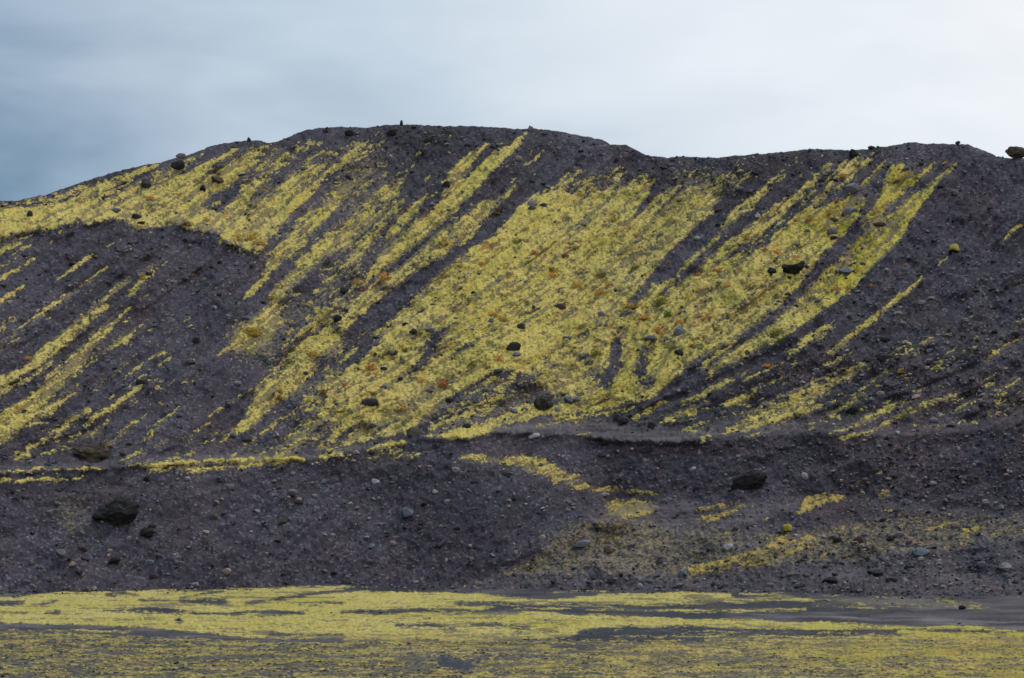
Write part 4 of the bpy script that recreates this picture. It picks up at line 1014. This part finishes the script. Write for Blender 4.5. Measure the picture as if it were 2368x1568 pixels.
SMALL = """
1 1640 205 40 14 dark;1 1480 405 50 30 dark;1 1680 430 60 22 dark;1 975 762 60 24 black;1 205 700 40 50 dark;1 20 645 34 24 black;1 1310 612 30 22 black
1 710 580 30 20 dark;1 325 635 30 15 black;1 865 475 30 20 dark;1 480 845 80 32 dark 30;1 590 880 40 25 grey;1 160 985 70 22 dark;1 500 1045 46 24 black
1 1020 1115 52 36 black;1 2105 388 42 26 grey;1 2260 130 40 20 black;1 2000 180 50 14 dark 20;1 20 1195 50 22 dark;1 1385 1070 40 24 dark;1 1520 1035 30 30 black
1 1110 1000 30 14 black;1 750 1180 60 28 dark;1 1390 1330 30 22 grey;1 1300 1390 28 24 grey;1 1130 1440 22 20 light;1 1070 1470 32 22 bluegrey;1 155 1430 36 26 grey
1 1415 1150 30 20 tan;1 1640 1310 50 14 black;1 1820 1310 40 22 dark;1 1050 935 26 16 dark;1 1230 955 22 14 light;1 820 950 22 16 tan;1 670 990 30 20 tan
1 1700 1170 30 20 grey;1 850 740 20 14 dark;1 1610 235 40 14 dark;1 1095 345 22 12 dark;1 70 615 22 14 dark;1 1340 1250 26 18 tan;1 800 1290 50 20 dark
1 230 1330 34 22 grey;1 920 1320 34 20 dark;1 1700 690 26 20 dark;1 1490 665 28 18 black
2 470 122 42 18 dark;2 502 98 30 18 black;2 715 103 32 12 black;2 600 188 44 38 dark 30;2 635 157 36 14 tan 20;2 733 218 38 24 tan;2 835 165 26 18 pink
2 855 184 32 18 grey;2 885 226 62 22 black;2 1092 243 38 16 tan;2 1045 235 40 24 dark;2 1085 214 30 16 grey;2 1115 346 32 16 pink;2 1675 186 42 16 dark;2 570 490 32 26 grey;2 635 496 34 16 tan
2 515 425 20 20 tan;2 885 677 44 20 grey;2 955 548 42 20 light;2 40 440 42 26 black;2 55 340 32 24 pink;2 10 392 32 14 black;2 1395 640 52 30 dark
2 1400 485 30 22 dark;2 1635 358 52 24 dark;2 1908 326 40 34 dark;2 1930 411 60 26 dark;2 2235 380 52 22 dark;2 2290 390 50 28 bluegrey;2 2280 358 42 22 grey
2 1440 366 24 24 grey;2 1505 672 44 18 grey;2 2210 850 52 36 grey;2 1200 995 26 18 black;2 915 1245 36 26 black;2 640 1330 44 22 dark;2 1245 1480 54 44 dark
2 1035 1440 36 30 grey;2 620 1510 60 40 grey;2 500 1520 56 34 black;2 445 1465 42 24 black;2 20 1230 60 50 dark;2 2085 1130 34 20 black;2 2345 1515 62 56 bluegrey
2 1325 475 40 26 dark;2 1465 262 30 18 dark;2 1500 235 34 16 tan;2 1710 445 34 18 tan;2 2290 455 34 18 tan;2 2345 512 32 16 tan;2 1200 140 26 14 dark;2 1140 120 24 10 tan;2 340 298 30 16 pink 20
2 205 330 22 14 pink;2 120 262 26 20 dark;2 460 272 22 14 dark;2 630 288 30 14 dark;2 330 610 26 20 tan;2 500 540 26 18 grey;2 845 470 24 14 tan;2 1050 405 24 14 tan;2 920 518 24 14 dark
2 1060 1130 24 18 bluegrey;2 1630 890 20 20 bluegrey;2 1900 1230 30 18 dark;2 1330 1345 30 20 dark;2 800 1420 40 20 grey;2 1510 1340 90 40 brown;2 2345 595 34 24 tan;2 745 665 32 18 dark
3 1048 466 62 26 black;3 505 420 52 34 black;3 470 546 62 26 dark;3 395 524 62 30 grey;3 465 540 30 20 light;3 1298 346 26 16 dark;3 1650 353 42 26 dark;3 1788 510 48 34 dark;3 1050 740 62 30 dark
3 1050 868 52 34 dark;3 865 818 42 30 bluegrey;3 100 868 50 34 light;3 245 776 40 30 black;3 1370 772 80 36 brown;3 1250 1045 42 24 dark;3 1190 1088 32 20 dark;3 872 1128 54 14 black 12
3 950 1302 60 26 bluegrey;3 1000 1290 50 18 dark;3 1080 1246 42 36 bluegrey;3 1845 738 26 22 black;3 1870 744 28 16 black;3 2130 660 42 24 dark;3 2330 1045 32 30 bluegrey;3 2280 1097 28 24 light;3 2225 1100 24 20 light;3 2155 1030 42 30 dark
3 1655 1312 60 34 grey;3 1720 1285 52 28 tan;3 1410 1087 34 26 light;3 1490 1388 62 28 tan;3 2150 1226 62 26 black;3 1955 1442 52 40 grey;3 1985 1350 30 24 tan;3 2110 1125 36 24 grey;3 1855 1082 44 20 grey;3 1860 1122 50 20 grey
3 730 560 34 20 dark;3 960 465 50 26 dark;3 735 400 24 16 grey;3 300 850 20 20 tan;3 520 690 30 20 tan;3 1715 262 24 18 tan;3 1740 278 20 12 light;3 1480 238 24 12 dark;3 1365 268 20 12 dark;3 930 246 26 16 dark
3 500 286 30 12 tan;3 340 415 26 16 dark;3 220 492 34 16 dark;3 220 558 30 20 bluegrey;3 210 375 18 24 light;3 370 375 40 20 grey;3 760 415 32 24 dark;3 1780 775 26 16 grey;3 2240 620 22 14 light;3 1635 728 14 12 light;3 1355 560 24 16 pink;3 1215 620 40 20 tan
3 665 1308 40 24 dark;3 800 910 34 20 grey;3 400 660 30 24 bluegrey;3 1850 640 26 16 dark;3 2310 915 34 18 grey;3 1975 990 34 16 bluegrey;3 1830 1372 30 14 tan;3 1945 1290 30 16 tan;3 1220 1192 34 20 bluegrey;3 1215 1230 28 18 light
4 335 340 28 20 bluegrey;4 985 688 84 50 dark;4 892 738 52 26 bluegrey;4 1035 660 40 30 brown;4 1645 697 48 30 tan;4 1240 920 46 32 grey;4 1186 828 28 16 light;4 1232 842 52 20 grey;4 1865 550 46 36 bluegrey;4 1615 1062 52 48 grey;4 1700 1086 84 48 dark
4 595 1266 62 16 black;4 325 1262 52 20 dark;4 205 1280 40 14 black;4 1520 1370 38 40 dark;4 2080 1295 52 20 brown 20;4 2030 1320 32 22 grey;4 2025 1452 62 40 grey;4 110 1500 48 32 dark;4 190 1490 42 20 dark;4 1540 1496 36 20 tan
4 2070 1502 42 30 tan;4 2178 1475 38 20 light;4 1905 1370 30 24 tan;4 2165 1386 28 20 pink;4 2340 250 62 50 black;4 1455 995 24 14 black;4 1875 1040 34 24 bluegrey;4 2000 860 50 20 grey;4 1345 690 40 20 dark;4 1090 690 24 24 bluegrey
4 1710 250 50 40 bluegrey;4 2030 290 50 30 grey;4 1130 60 30 16 grey;4 1390 155 34 20 grey;4 1640 130 44 14 dark;4 1300 212 28 20 dark;4 1230 1360 20 26 tan;4 1610 1420 30 24 bluegrey;4 2350 345 30 26 bluegrey;4 1800 1075 26 14 grey;4 2300 1180 60 18 black;4 480 640 24 14 grey
5 500 340 52 36 black;5 445 290 42 26 black;5 610 332 52 38 grey;5 1245 305 52 44 brown;5 865 998 62 40 black 20;5 1500 882 48 30 grey;5 750 816 62 44 dark;5 1070 616 112 34 dark 12;5 220 992 52 34 dark;5 210 1176 52 38 dark
5 1565 382 62 28 grey;5 2140 390 92 46 grey;5 2335 346 66 60 bluegrey;5 2340 490 62 48 black;5 295 600 48 32 black;5 360 486 62 44 dark;5 610 750 52 34 bluegrey;5 1000 746 52 36 grey;5 1215 500 62 38 bluegrey;5 1195 896 54 42 bluegrey;5 1270 880 50 30 grey
5 792 1300 52 40 light;5 1128 1316 82 38 dark;5 235 1380 58 40 light;5 648 1447 38 30 light;5 2270 1500 52 30 grey;5 2310 1476 34 24 grey;5 1190 1500 42 22 black;5 728 1497 36 22 tan;5 1065 1515 40 16 tan;5 880 1428 36 22 grey;5 1575 1524 34 28 grey
5 240 1112 30 26 dark;5 400 1168 34 16 tan;5 610 1266 34 18 tan;5 540 1272 26 16 tan;5 765 1190 26 18 black;5 1160 940 24 24 light;5 240 385 44 26 dark;5 410 668 40 30 dark;5 1035 262 36 34 bluegrey;5 910 325 32 24 bluegrey;5 2080 905 30 16 dark;5 1830 300 34 30 grey;5 2110 938 34 20 dark
5 1800 218 54 40 grey;5 350 480 30 26 bluegrey;5 1380 1270 34 20 dark;5 1810 1195 60 30 dark;5 1850 1200 30 24 grey;5 880 1330 28 16 bluegrey
6 1010 842 62 40 grey;6 240 882 40 36 bluegrey;6 285 870 46 24 bluegrey;6 1025 595 42 28 bluegrey;6 1365 768 62 30 tan;6 1600 585 52 26 dark;6 1385 390 104 38 dark;6 1400 520 112 48 dark;6 1300 530 82 36 brown;6 1950 375 52 28 dark;6 2080 842 62 42 dark
6 2235 862 46 44 bluegrey;6 1785 915 38 28 light;6 1742 957 62 40 grey;6 1975 780 52 36 black;6 2312 360 52 38 black;6 1862 990 72 38 grey;6 97 1426 52 34 dark;6 408 1122 42 28 brown;6 1737 1392 52 32 light;6 1558 1523 62 40 bluegrey;6 1205 712 30 26 bluegrey
6 1955 265 50 42 grey;6 1680 1095 24 20 grey;6 880 1218 30 20 light;6 1045 1300 30 18 tan;6 1430 1360 50 22 tan;6 2245 1332 40 22 tan;6 340 1016 34 20 dark;6 185 1008 40 14 dark;6 780 1085 24 20 dark;6 1525 285 50 30 grey;6 1325 870 34 20 grey;6 1400 455 40 24 grey;6 2030 450 20 18 light
6 720 1145 60 26 dark;6 765 1130 26 24 bluegrey;6 680 1155 50 20 black;6 1540 1165 40 20 tan;6 715 465 20 16 grey;6 635 488 34 16 light;6 1830 365 46 24 tan;6 2010 1370 24 20 dark;6 1500 1160 40 30 dark;6 65 1300 50 24 grey;6 80 1285 28 16 light
7 1055 512 52 28 black;7 470 745 46 20 black 20;7 560 662 62 34 brown;7 530 617 52 14 black;7 395 640 42 18 black;7 590 740 62 30 dark;7 1475 455 68 44 brown 30;7 1425 556 48 30 tan;7 1782 412 40 34 light;7 1790 500 32 28 grey;7 1735 545 26 20 light
7 1922 617 54 24 black;7 1250 770 58 32 grey;7 1035 763 62 36 bluegrey;7 1568 826 62 44 tan;7 1065 862 62 38 dark;7 175 900 62 34 bluegrey;7 650 945 38 26 light;7 275 797 36 24 brown;7 760 682 42 24 pink;7 470 938 26 22 black;7 890 595 38 24 light 20
7 340 418 42 34 grey;7 1965 846 42 24 dark;7 1955 488 62 34 brown 30;7 1018 190 42 28 black;7 1300 186 42 28 light;7 1020 214 30 16 grey;7 1520 196 38 36 dark;7 2020 300 44 30 dark;7 2070 345 62 38 brown;7 2180 302 40 24 tan;7 2190 388 44 34 grey;7 1540 322 36 20 tan
7 115 322 50 30 dark;7 190 314 40 18 dark;7 2305 572 30 24 light;7 1090 712 34 18 black;7 1400 498 40 16 dark;7 220 918 34 22 tan;7 335 886 46 20 dark;7 2055 828 32 28 grey;7 2250 825 34 30 grey;7 1620 495 40 14 dark;7 1700 378 40 14 grey;7 530 272 56 22 dark;7 400 262 40 24 dark
7 1245 1160 40 20 dark;7 1210 700 34 20 tan;7 1640 620 30 24 grey;7 1330 598 34 18 dark;7 960 620 30 30 dark
8 1390 592 52 36 tan;8 1376 545 16 24 tan;8 1575 406 36 28 grey;8 1585 352 36 26 grey;8 175 590 42 26 light;8 355 632 40 34 tan;8 795 530 52 24 black 20;8 192 460 38 20 tan;8 515 897 42 28 light;8 40 900 74 36 dark;8 2135 892 42 34 bluegrey;8 2355 842 46 60 bluegrey
8 1210 700 26 40 tan;8 1325 862 40 26 grey;8 960 915 60 26 grey;8 925 205 60 20 dark;8 540 525 36 30 dark;8 690 512 28 20 tan;8 900 742 36 26 tan;8 1050 710 34 22 grey;8 730 746 36 24 tan;8 1230 500 26 20 grey;8 1160 336 34 26 tan;8 1160 375 24 20 tan;8 1115 435 30 20 light
8 1640 552 40 20 dark;8 2205 760 46 40 dark;8 1770 400 24 20 brown;8 1860 900 60 30 dark;8 1720 905 50 26 dark;8 1470 900 40 30 dark;8 1850 680 60 50 brown;8 2325 620 44 36 tan;8 1280 930 34 18 black;8 600 855 40 20 dark;8 440 935 30 20 grey;8 2240 340 40 40 grey
9 787 568 28 24 light;9 1610 566 38 34 bluegrey;9 2072 780 62 48 bluegrey;9 1055 847 42 22 black;9 1450 885 84 40 dark;9 1540 886 36 36 light;9 608 921 54 34 grey;9 295 921 46 32 bluegrey;9 755 845 54 24 tan;9 865 852 38 26 grey;9 988 795 38 32 dark;9 1558 795 54 34 dark
9 1702 416 38 24 black;9 1245 284 32 34 tan;9 1845 432 32 20 tan;9 100 890 42 28 grey;9 220 546 48 22 tan;9 612 506 28 18 light;9 1860 326 42 24 dark;9 250 1468 30 12 dark;9 612 1500 36 16 dark;9 1462 1414 24 10 dark;9 930 958 40 16 bluegrey;9 1315 930 50 16 bluegrey;9 1690 685 34 22 light;9 1590 815 50 20 bluegrey
9 1430 790 50 30 dark;9 10 840 40 60 bluegrey;9 2170 446 36 16 dark;9 1135 870 40 16 grey;9 2020 700 40 24 dark;9 1110 770 34 20 dark;9 500 510 22 18 pink;9 1880 770 30 16 tan
"""
big = []; small = []
for ln in BIG.strip().splitlines():
    a, short, lab = ln.split('|'); p = a.split()
    big.append((p[0], float(p[1]), float(p[2]), float(p[3]), float(p[4]), p[5], float(p[6]), short, lab))
for q in SMALL.replace('\n', ';').split(';'):
    p = q.split()
    if len(p) >= 6: small.append((p[0], float(p[1]), float(p[2]), float(p[3]), float(p[4]), p[5], float(p[6]) if len(p) > 6 else 0.0))
CN = {'black': 'black', 'dark': 'dark grey', 'brown': 'brown', 'grey': 'grey', 'bluegrey': 'blue grey', 'light': 'pale grey', 'tan': 'tan', 'pink': 'pinkish', 'mossy': 'mossy'}
def ground_at(u, v):
    # small window of the relief added back, so that stones sit in the surface
    p = P3(u, v)
    if v < base_c(u): p = p + samp(disp, np.array(u), np.array(v))*(.25+.75*smooth01((v-ridge_c(u))/6))*NRM
    return p
def place_stone(i, t, x, y, w, h, colr, tilt, hero=False):
    u, v = T(t, x, y)
    w_, h_ = w*TS, h*TS                       # angular pixels
    vf = v+h_*.30                             # where it meets the slope, in front
    rr = float(ridge_c(u)); vb = max(vf, rr+.6)
    p = ground_at(u, vb); m = p[1]/F          # metres per angular pixel
    hw, hh = w_*m/2*1.06, h_*m/2*1.12
    hd = max(.8*hh, .62*min(hw, 1.6*hh))
    o = bpy.data.objects.new('boulder' if (hero or w*h > 2600) else 'stone', rock_mesh(i % 12, colr)); COL.objects.link(o)
    z = HC + p[1]*(HOR-v)/F
    o.location = (p[0], p[1]+hd*(.05 if hero else .25), z)
    o.scale = (hw, hd, hh)
    o.rotation_euler = (0, -math.radians(tilt), 0)
    if i % 2 and tilt == 0: o.scale = (-hw, hd, hh) if False else (hw, hd, hh)
    return o, u, v, hw, hd, hh
# the great boulders get their own carved shapes
for k in range(4): SHAPES.append(rock_shape(300+k, 4, 7+k, .34, .80))
BIGSHAPE = {'great sunken boulder': 12, 'sunken right boulder': 13, 'brown dome boulder': 14, 'tall mossy boulder': 15, 'right edge crag': 13, 'crescent boulder': 12, 'skyline spike': 5}
marks = []; mark_objs = {}
for i, (t, x, y, w, h, c, tilt, short, lab) in enumerate(big):
    o, u, v, hw, hd, hh = place_stone(BIGSHAPE.get(short, i), t, x, y, w, h, c, tilt, True) if short not in BIGSHAPE else (None,)*6
    if o is None:
        s = BIGSHAPE[short]
        SH = SHAPES[s]; key = (s, c)
        if key not in rock_me: rock_me[key] = mesh_np('boulder', SH[0], SH[1], [RM[c]], False)
        sv_ = i; uu_, vv_ = T(t, x, y)
        h_ = h*TS; vb = max(vv_+h_*.30, float(ridge_c(uu_))+.6); p = ground_at(uu_, vb); m = p[1]/F
        hw, hh = w*TS*m/2*1.06, h_*m/2*1.12; hd = max(.8*hh, .6*min(hw, 1.6*hh))
        o = bpy.data.objects.new('boulder', rock_me[key]); COL.objects.link(o)
        o.location = (p[0], p[1]+hd*.2, HC+p[1]*(HOR-vv_)/F); o.scale = (hw, hd, hh); o.rotation_euler = (0, -math.radians(tilt), 0)
        u, v = uu_, vv_
    tag(o, lab, 'boulder', None if short != 'x' else None)
    marks.append((u, v, short, w*TS, h*TS)); mark_objs[short] = o
def moss_cap(parent, level, shape, grow=1.07, bite=0.0):
    v, f = SHAPES[shape]; v = v*grow
    zc = v[f].mean(1); keep = zc[:, 2] > level + bite*zc[:, 0]**2*1.0 
    used, fi = submesh(None, f[keep])
    me = mesh_np('moss_cap', v[used], fi, [moss], True, {'lush': np.full(len(used), .6), 'autumn': np.full(len(used), .05), 'dense': np.full(len(used), .8)})
    o = bpy.data.objects.new('moss_cap', me); COL.objects.link(o); o.parent = parent; return o
mark_objs['crescent boulder'].location.y -= .5; mark_objs['crescent boulder'].location.z += .15
moss_cap(mark_objs['crescent boulder'], .25, 12, 1.06, .5)
moss_cap(mark_objs['mossy scree boulder'], .0, [i for i, q in enumerate(big) if q[7] == 'mossy scree boulder'][0] % 12, 1.05, -.2)
moss_cap(mark_objs['bright mossy stone'], -.45, [i for i, q in enumerate(big) if q[7] == 'bright mossy stone'][0] % 12, 1.06, 0)

# smaller stones: each described by its colour, size and the landmark it lies by
def where(u, v, used_labels, col_, noun):
    cand = sorted(marks, key=lambda m: math.hypot(m[0]-u, (m[1]-v)*1.2))
    for m in cand[:7]:
        dx_, dy_ = u-m[0], m[1]-v; dd = math.hypot(dx_, dy_)
        an = math.degrees(math.atan2(dy_, dx_)) % 360
        dr = ['right of', 'above and right of', 'above', 'above and left of', 'left of', 'below and left of', 'below', 'below and right of'][int((an+22.5)//45) % 8]
        ds = 'just ' if dd < 14 else ('' if dd < 40 else ('some way ' if dd < 80 else 'far '))
        lab = f'{col_} {noun} {ds}{dr} the {m[2]}'
        if lab not in used_labels: return lab
    return None
used_labels = set(q[8] for q in big)
small_pts = []; small.sort(key=lambda q: -q[3]*q[4]); rest = small[236:]; small = small[:236]
for i, (t, x, y, w, h, c, tilt) in enumerate(small):
    o, u, v, *_r = place_stone(i*5+i//12, t, x, y, w, h, c, tilt)
    sz = ''
    if w*h < 600: sz = 'small '
    elif w*h > 2400: sz = 'large '
    noun = 'boulder' if w*h > 2400 else ('flat stone' if w > 2.1*h else 'stone')
    if h > w*1.05: noun = 'upright stone'
    lab = where(u, v, used_labels, sz+CN[c], noun)
    if lab is None: lab = where(u, v, used_labels, ('little ' if w*h < 900 else 'medium ')+CN[c], 'rock')
    if lab: used_labels.add(lab)
    tag(o, lab or (sz+CN[c]+' '+noun+' on the dark gravel slope'), 'boulder' if w*h > 2400 else 'stone', 'separate stones on the hill slopes')
    small_pts.append((u, v, max(w, h)*TS/2))
print('boulders', len(big), 'stones', len(small))

# ------------------------------------------------------------------ countless loose stones
def strew(n, seed, name, label, plain=False):
    r = np.random.RandomState(seed)
    dens = .35+.65*uni(gnoise(22, 16)*.9+.5*gnoise(60)) ; dens *= np.where(cover > .4, .45, 1.0)
    dens += 1.5*smooth01((uF-1450)/700)*smooth01((vF-450)/300)
    dens += 1.6*np.exp(-((v2-ridge_c(u2)-3)/6)**2)*smooth01((uF-1380)/60)*smooth01((2000-uF)/200) + .8*smooth01(1-(v2-ridge_c(u2))/60)*smooth01((uF-700)/200)
    dens += 1.0*smooth01((uF-1000)/500)*smooth01((vF-1230)/60)*.7
    dens += 1.4*np.exp(-((v2-ridge_c(u2)-1)/2.0)**2)
    dens = np.where((v2 > gul-6) & (v2 < gul+8) & (uF > 1400), dens*.5, dens)
    dens *= np.where((vF > 960) & (v2 < bench_c(u2)) & (uF > 1050) & (cover < .3), .35, 1)
    if plain: dens = np.where(v2 > base_c(u2)-1.5, 1.+60*np.exp(-np.clip(v2-base_c(u2), 0, 99)/2.0)*np.clip(.6+.6*gnoise(8), 0, 3), 0.)
    else: dens = np.where((v2 > ridge_c(u2)+.3) & (v2 < base_c(u2)-.5), dens, 0)
    cdf = np.cumsum(dens.ravel()); idx = np.searchsorted(cdf, r.rand(n)*cdf[-1])
    jj, ii = np.divmod(idx, NU); u = U0+G*(ii+r.rand(n)-.5); v = V0+G*(jj+r.rand(n)-.5)
    P = P3(u, v)
    if not plain: P = P + samp(disp, u, v)[:, None]*NRM
    size = (.055 + .055*r.exponential(1.0, n)).clip(0, .36)*(np.where((v < ridge_c(u)+5), 1.1, 1.0) if not plain else np.where(v < base_c(u)+5, .8, .42))
    mc = np.full(n, -1)
    if not plain:                                # the smaller ones that can still be told apart
        for q_, (t_, x_, y_, w_, h_, c_, tl_) in enumerate(rest):
            uu1, vv1 = T(t_, x_, y_); P[q_] = ground_at(uu1, max(vv1+1, float(ridge_c(uu1))+.6)); size[q_] = min(w_, 1.6*h_)*TS*P[q_][1]/F*.55
            mc[q_] = ['dark', 'grey', 'bluegrey', 'light', 'tan', 'brown', 'black', 'pink'].index(c_)
    v1, f1 = ICO[1]
    protos = []
    for k in range(10):
        a = v1*(1+.22*r.randn(len(v1), 1)); n_ = r.randn(3); n_ /= np.linalg.norm(n_); hgt_ = a@n_; a = a-np.where(hgt_ > .5, (hgt_-.5)*.9, 0)[:, None]*n_
        protos.append(a)
    protos = np.array(protos)
    pk = protos[r.randint(0, 10, n)]
    sc3 = np.stack([size*r.uniform(.8, 1.5, n), size*r.uniform(.7, 1.2, n), size*r.uniform(.5, .95, n)], -1)
    an = r.rand(n)*6.28; ca, sa = np.cos(an), np.sin(an)
    q = pk*sc3[:, None, :]
    X = q[..., 0]*ca[:, None]-q[..., 1]*sa[:, None]; Y = q[..., 0]*sa[:, None]+q[..., 1]*ca[:, None]
    tl = r.uniform(-.2, .7, n); Z = q[..., 2]; ct, st_ = np.cos(tl)[:, None], np.sin(tl)[:, None]
    X, Z = X*ct-Z*st_*.6, Z*ct+X*st_*.6
    q = np.stack([X, Y, Z], -1) + (P+NRM*(size*.25)[:, None])[:, None, :]
    fs_ = (f1[None]+(np.arange(n)*len(v1))[:, None, None]).reshape(-1, 3)
    cols = ['dark', 'grey', 'bluegrey', 'light', 'tan', 'brown', 'black', 'pink']
    pr = [.34, .22, .13, .07, .09, .07, .06, .02]
    mi = np.repeat(np.where(mc >= 0, mc, r.choice(8, n, p=pr)), len(f1))
    me = mesh_np(name, q, fs_, [RM[c] for c in cols], False, None, mi)
    link(name, me, label, 'stones', None, 'stuff')
strew(19000, 5, 'scree_stones', 'countless small loose stones scattered over the gravel slopes')
strew(2600, 6, 'plain_pebbles', 'scattered small pebbles on the flat mossy plain', True)
# ------------------------------------------------------------------ low plants
PLANTS = """
1 1035 592 64 38 orange;1 1835 520 42 26 rust;1 1745 862 92 72 ochre;1 1650 862 60 62 ochre;1 1800 905 110 40 ochre;1 1430 740 52 40 ochre;1 1290 770 90 44 brown;1 1050 388 32 18 orange;1 1745 1522 112 72 ochre;1 1580 690 46 20 orange;1 1890 1277 50 30 ochre;1 1180 762 74 30 olive;1 990 1140 40 60 ochre
2 305 1140 82 66 orange;2 325 1036 52 34 orange;2 105 1170 62 46 ochre;2 1650 562 42 26 orange;2 1465 1122 72 46 orange;2 1450 1086 84 40 olive;2 1640 1195 92 62 ochre;2 1810 1240 104 30 orange;2 1855 1186 62 28 orange;2 1340 970 52 36 rust;2 1575 902 42 24 rust;2 970 1040 52 28 orange
2 715 880 38 24 orange;2 820 1066 42 26 ochre;2 1545 985 52 30 brown;2 1240 886 92 40 olive;2 2045 1066 72 48 olive;2 2205 1312 104 76 olive;2 2020 1336 172 46 ochre;2 2260 1395 50 50 green;2 2105 1415 72 36 orange;2 2342 1450 62 46 orange;2 2190 1505 82 50 orange;2 1050 1392 72 30 orange;2 1120 1427 82 44 ochre
2 2030 850 42 26 rust;2 1890 740 62 30 ochre;2 2270 1036 40 24 rust;2 1070 690 60 30 olive;2 230 1196 40 20 rust;2 150 1225 30 20 red
3 1112 435 44 40 orange;3 1843 373 30 30 red;3 640 962 72 34 orange;3 570 946 38 26 rust;3 790 1006 62 30 orange;3 310 1196 62 46 orange;3 250 1186 52 38 olive;3 645 1192 52 34 ochre;3 1010 686 64 40 ochre;3 875 740 52 26 rust;3 1065 616 32 26 red;3 530 902 32 24 red;3 1070 1216 74 26 orange
3 110 1122 42 22 rust;3 1305 1197 28 26 orange;3 1546 1050 24 22 orange;3 240 1091 72 26 orange;3 445 870 40 30 rust;3 1215 615 30 20 red
4 1742 342 104 72 ochre;4 2157 496 114 52 ochre;4 2015 462 62 40 green;4 2010 556 62 46 green;4 195 525 62 30 orange;4 1932 802 42 34 red;4 1945 745 32 50 ochre;4 2236 760 52 60 brown;4 520 336 42 24 orange;4 770 1136 42 16 green;4 1030 260 26 20 ochre
5 200 592 84 66 rust;5 238 633 46 36 orange;5 562 682 62 46 orange;5 712 702 78 66 rust;5 1092 531 62 62 orange;5 1020 588 54 26 red;5 20 712 52 36 rust;5 440 872 84 34 orange;5 910 562 60 50 olive;5 560 602 52 30 olive;5 1770 487 84 50 olive;5 1385 706 32 26 ochre;5 1060 946 42 18 orange;5 440 467 62 32 olive;5 210 767 62 30 olive
6 595 576 84 28 orange;6 410 482 54 28 orange;6 650 346 92 60 olive;6 680 401 52 30 green;6 220 322 42 30 olive;6 60 441 52 38 brown;6 1515 612 52 38 ochre;6 130 462 40 30 olive
"""
PC = {'orange': (.60, .29, .075), 'rust': (.42, .16, .06), 'red': (.30, .07, .045), 'ochre': (.46, .31, .075), 'brown': (.17, .085, .035), 'olive': (.20, .18, .035), 'green': (.085, .12, .03)}
PM_ = {}
for nme, c in PC.items():
    m, t, b = new_mat('leaves_'+nme, .8, .1)
    tcn = t.nodes.new('ShaderNodeTexCoord').outputs['Object']
    col = mix_node(t, noise_node(t, tcn, 3.0, 3, .6), tuple(x*.55 for x in c)+(1,), tuple(min(1, x*1.4) for x in c)+(1,))
    t.links.new(col, b.inputs['Base Color']); PM_[nme] = m
def tuft_mesh(seed, colr):
    r = np.random.RandomState(seed); n = 420
    d = r.randn(n, 3); d /= np.linalg.norm(d, axis=1)[:, None]; d[:, 2] = np.abs(d[:, 2])
    lump = 1+.25*np.sin(d[:, 0]*5+seed)*np.cos(d[:, 1]*4+seed*2)
    rad = (r.rand(n)**.4)*lump*.92
    c = d*rad[:, None]; c[:, 2] = c[:, 2]*1.6-.55
    a = r.randn(n, 3); a /= np.linalg.norm(a, axis=1)[:, None]; b_ = np.cross(a, r.randn(n, 3)); b_ /= np.linalg.norm(b_, axis=1)[:, None]
    s = r.uniform(.07, .15, n)[:, None]
    q = np.stack([c-a*s, c+b_*s*.55, c+a*s*1.3, c-b_*s*.55], 1)
    return mesh_np('tuft', q, np.arange(4*n).reshape(n, 4), [PM_[colr]], False)
tm = {}
PN = {'orange': 'orange', 'rust': 'rusty red brown', 'red': 'dark red', 'ochre': 'ochre yellow', 'brown': 'brown', 'olive': 'olive green', 'green': 'green'}
for i, q in enumerate([z for z in PLANTS.replace('\n', ';').split(';') if z.strip()]):
    p = q.split(); t, x, y, w, h, c = p[0], float(p[1]), float(p[2]), float(p[3]), float(p[4]), p[5]
    u, v = T(t, x, y); k = (i % 4, c)
    if k not in tm: tm[k] = tuft_mesh(i % 4+1, c)
    P = ground_at(u, v+h*TS*.25); m = P[1]/F
    o = bpy.data.objects.new('shrub', tm[k]); COL.objects.link(o)
    hw, hh = w*TS*m/2*1.25, h*TS*m/2*1.25
    o.location = (P[0], P[1], HC+P[1]*(HOR-v)/F); o.scale = (hw, max(hh, .6*hw), hh); o.rotation_euler = (0, 0, 0)
    sz = 'large ' if w*h > 4500 else ('small ' if w*h < 1500 else '')
    lab = where(u, v, used_labels, sz+PN[c], 'low shrub') or where(u, v, used_labels, 'medium '+PN[c], 'leafy tuft')
    if lab: used_labels.add(lab)
    tag(o, lab or PN[c]+' tuft of plants in the moss', 'shrub', 'autumn coloured shrubs in the moss')
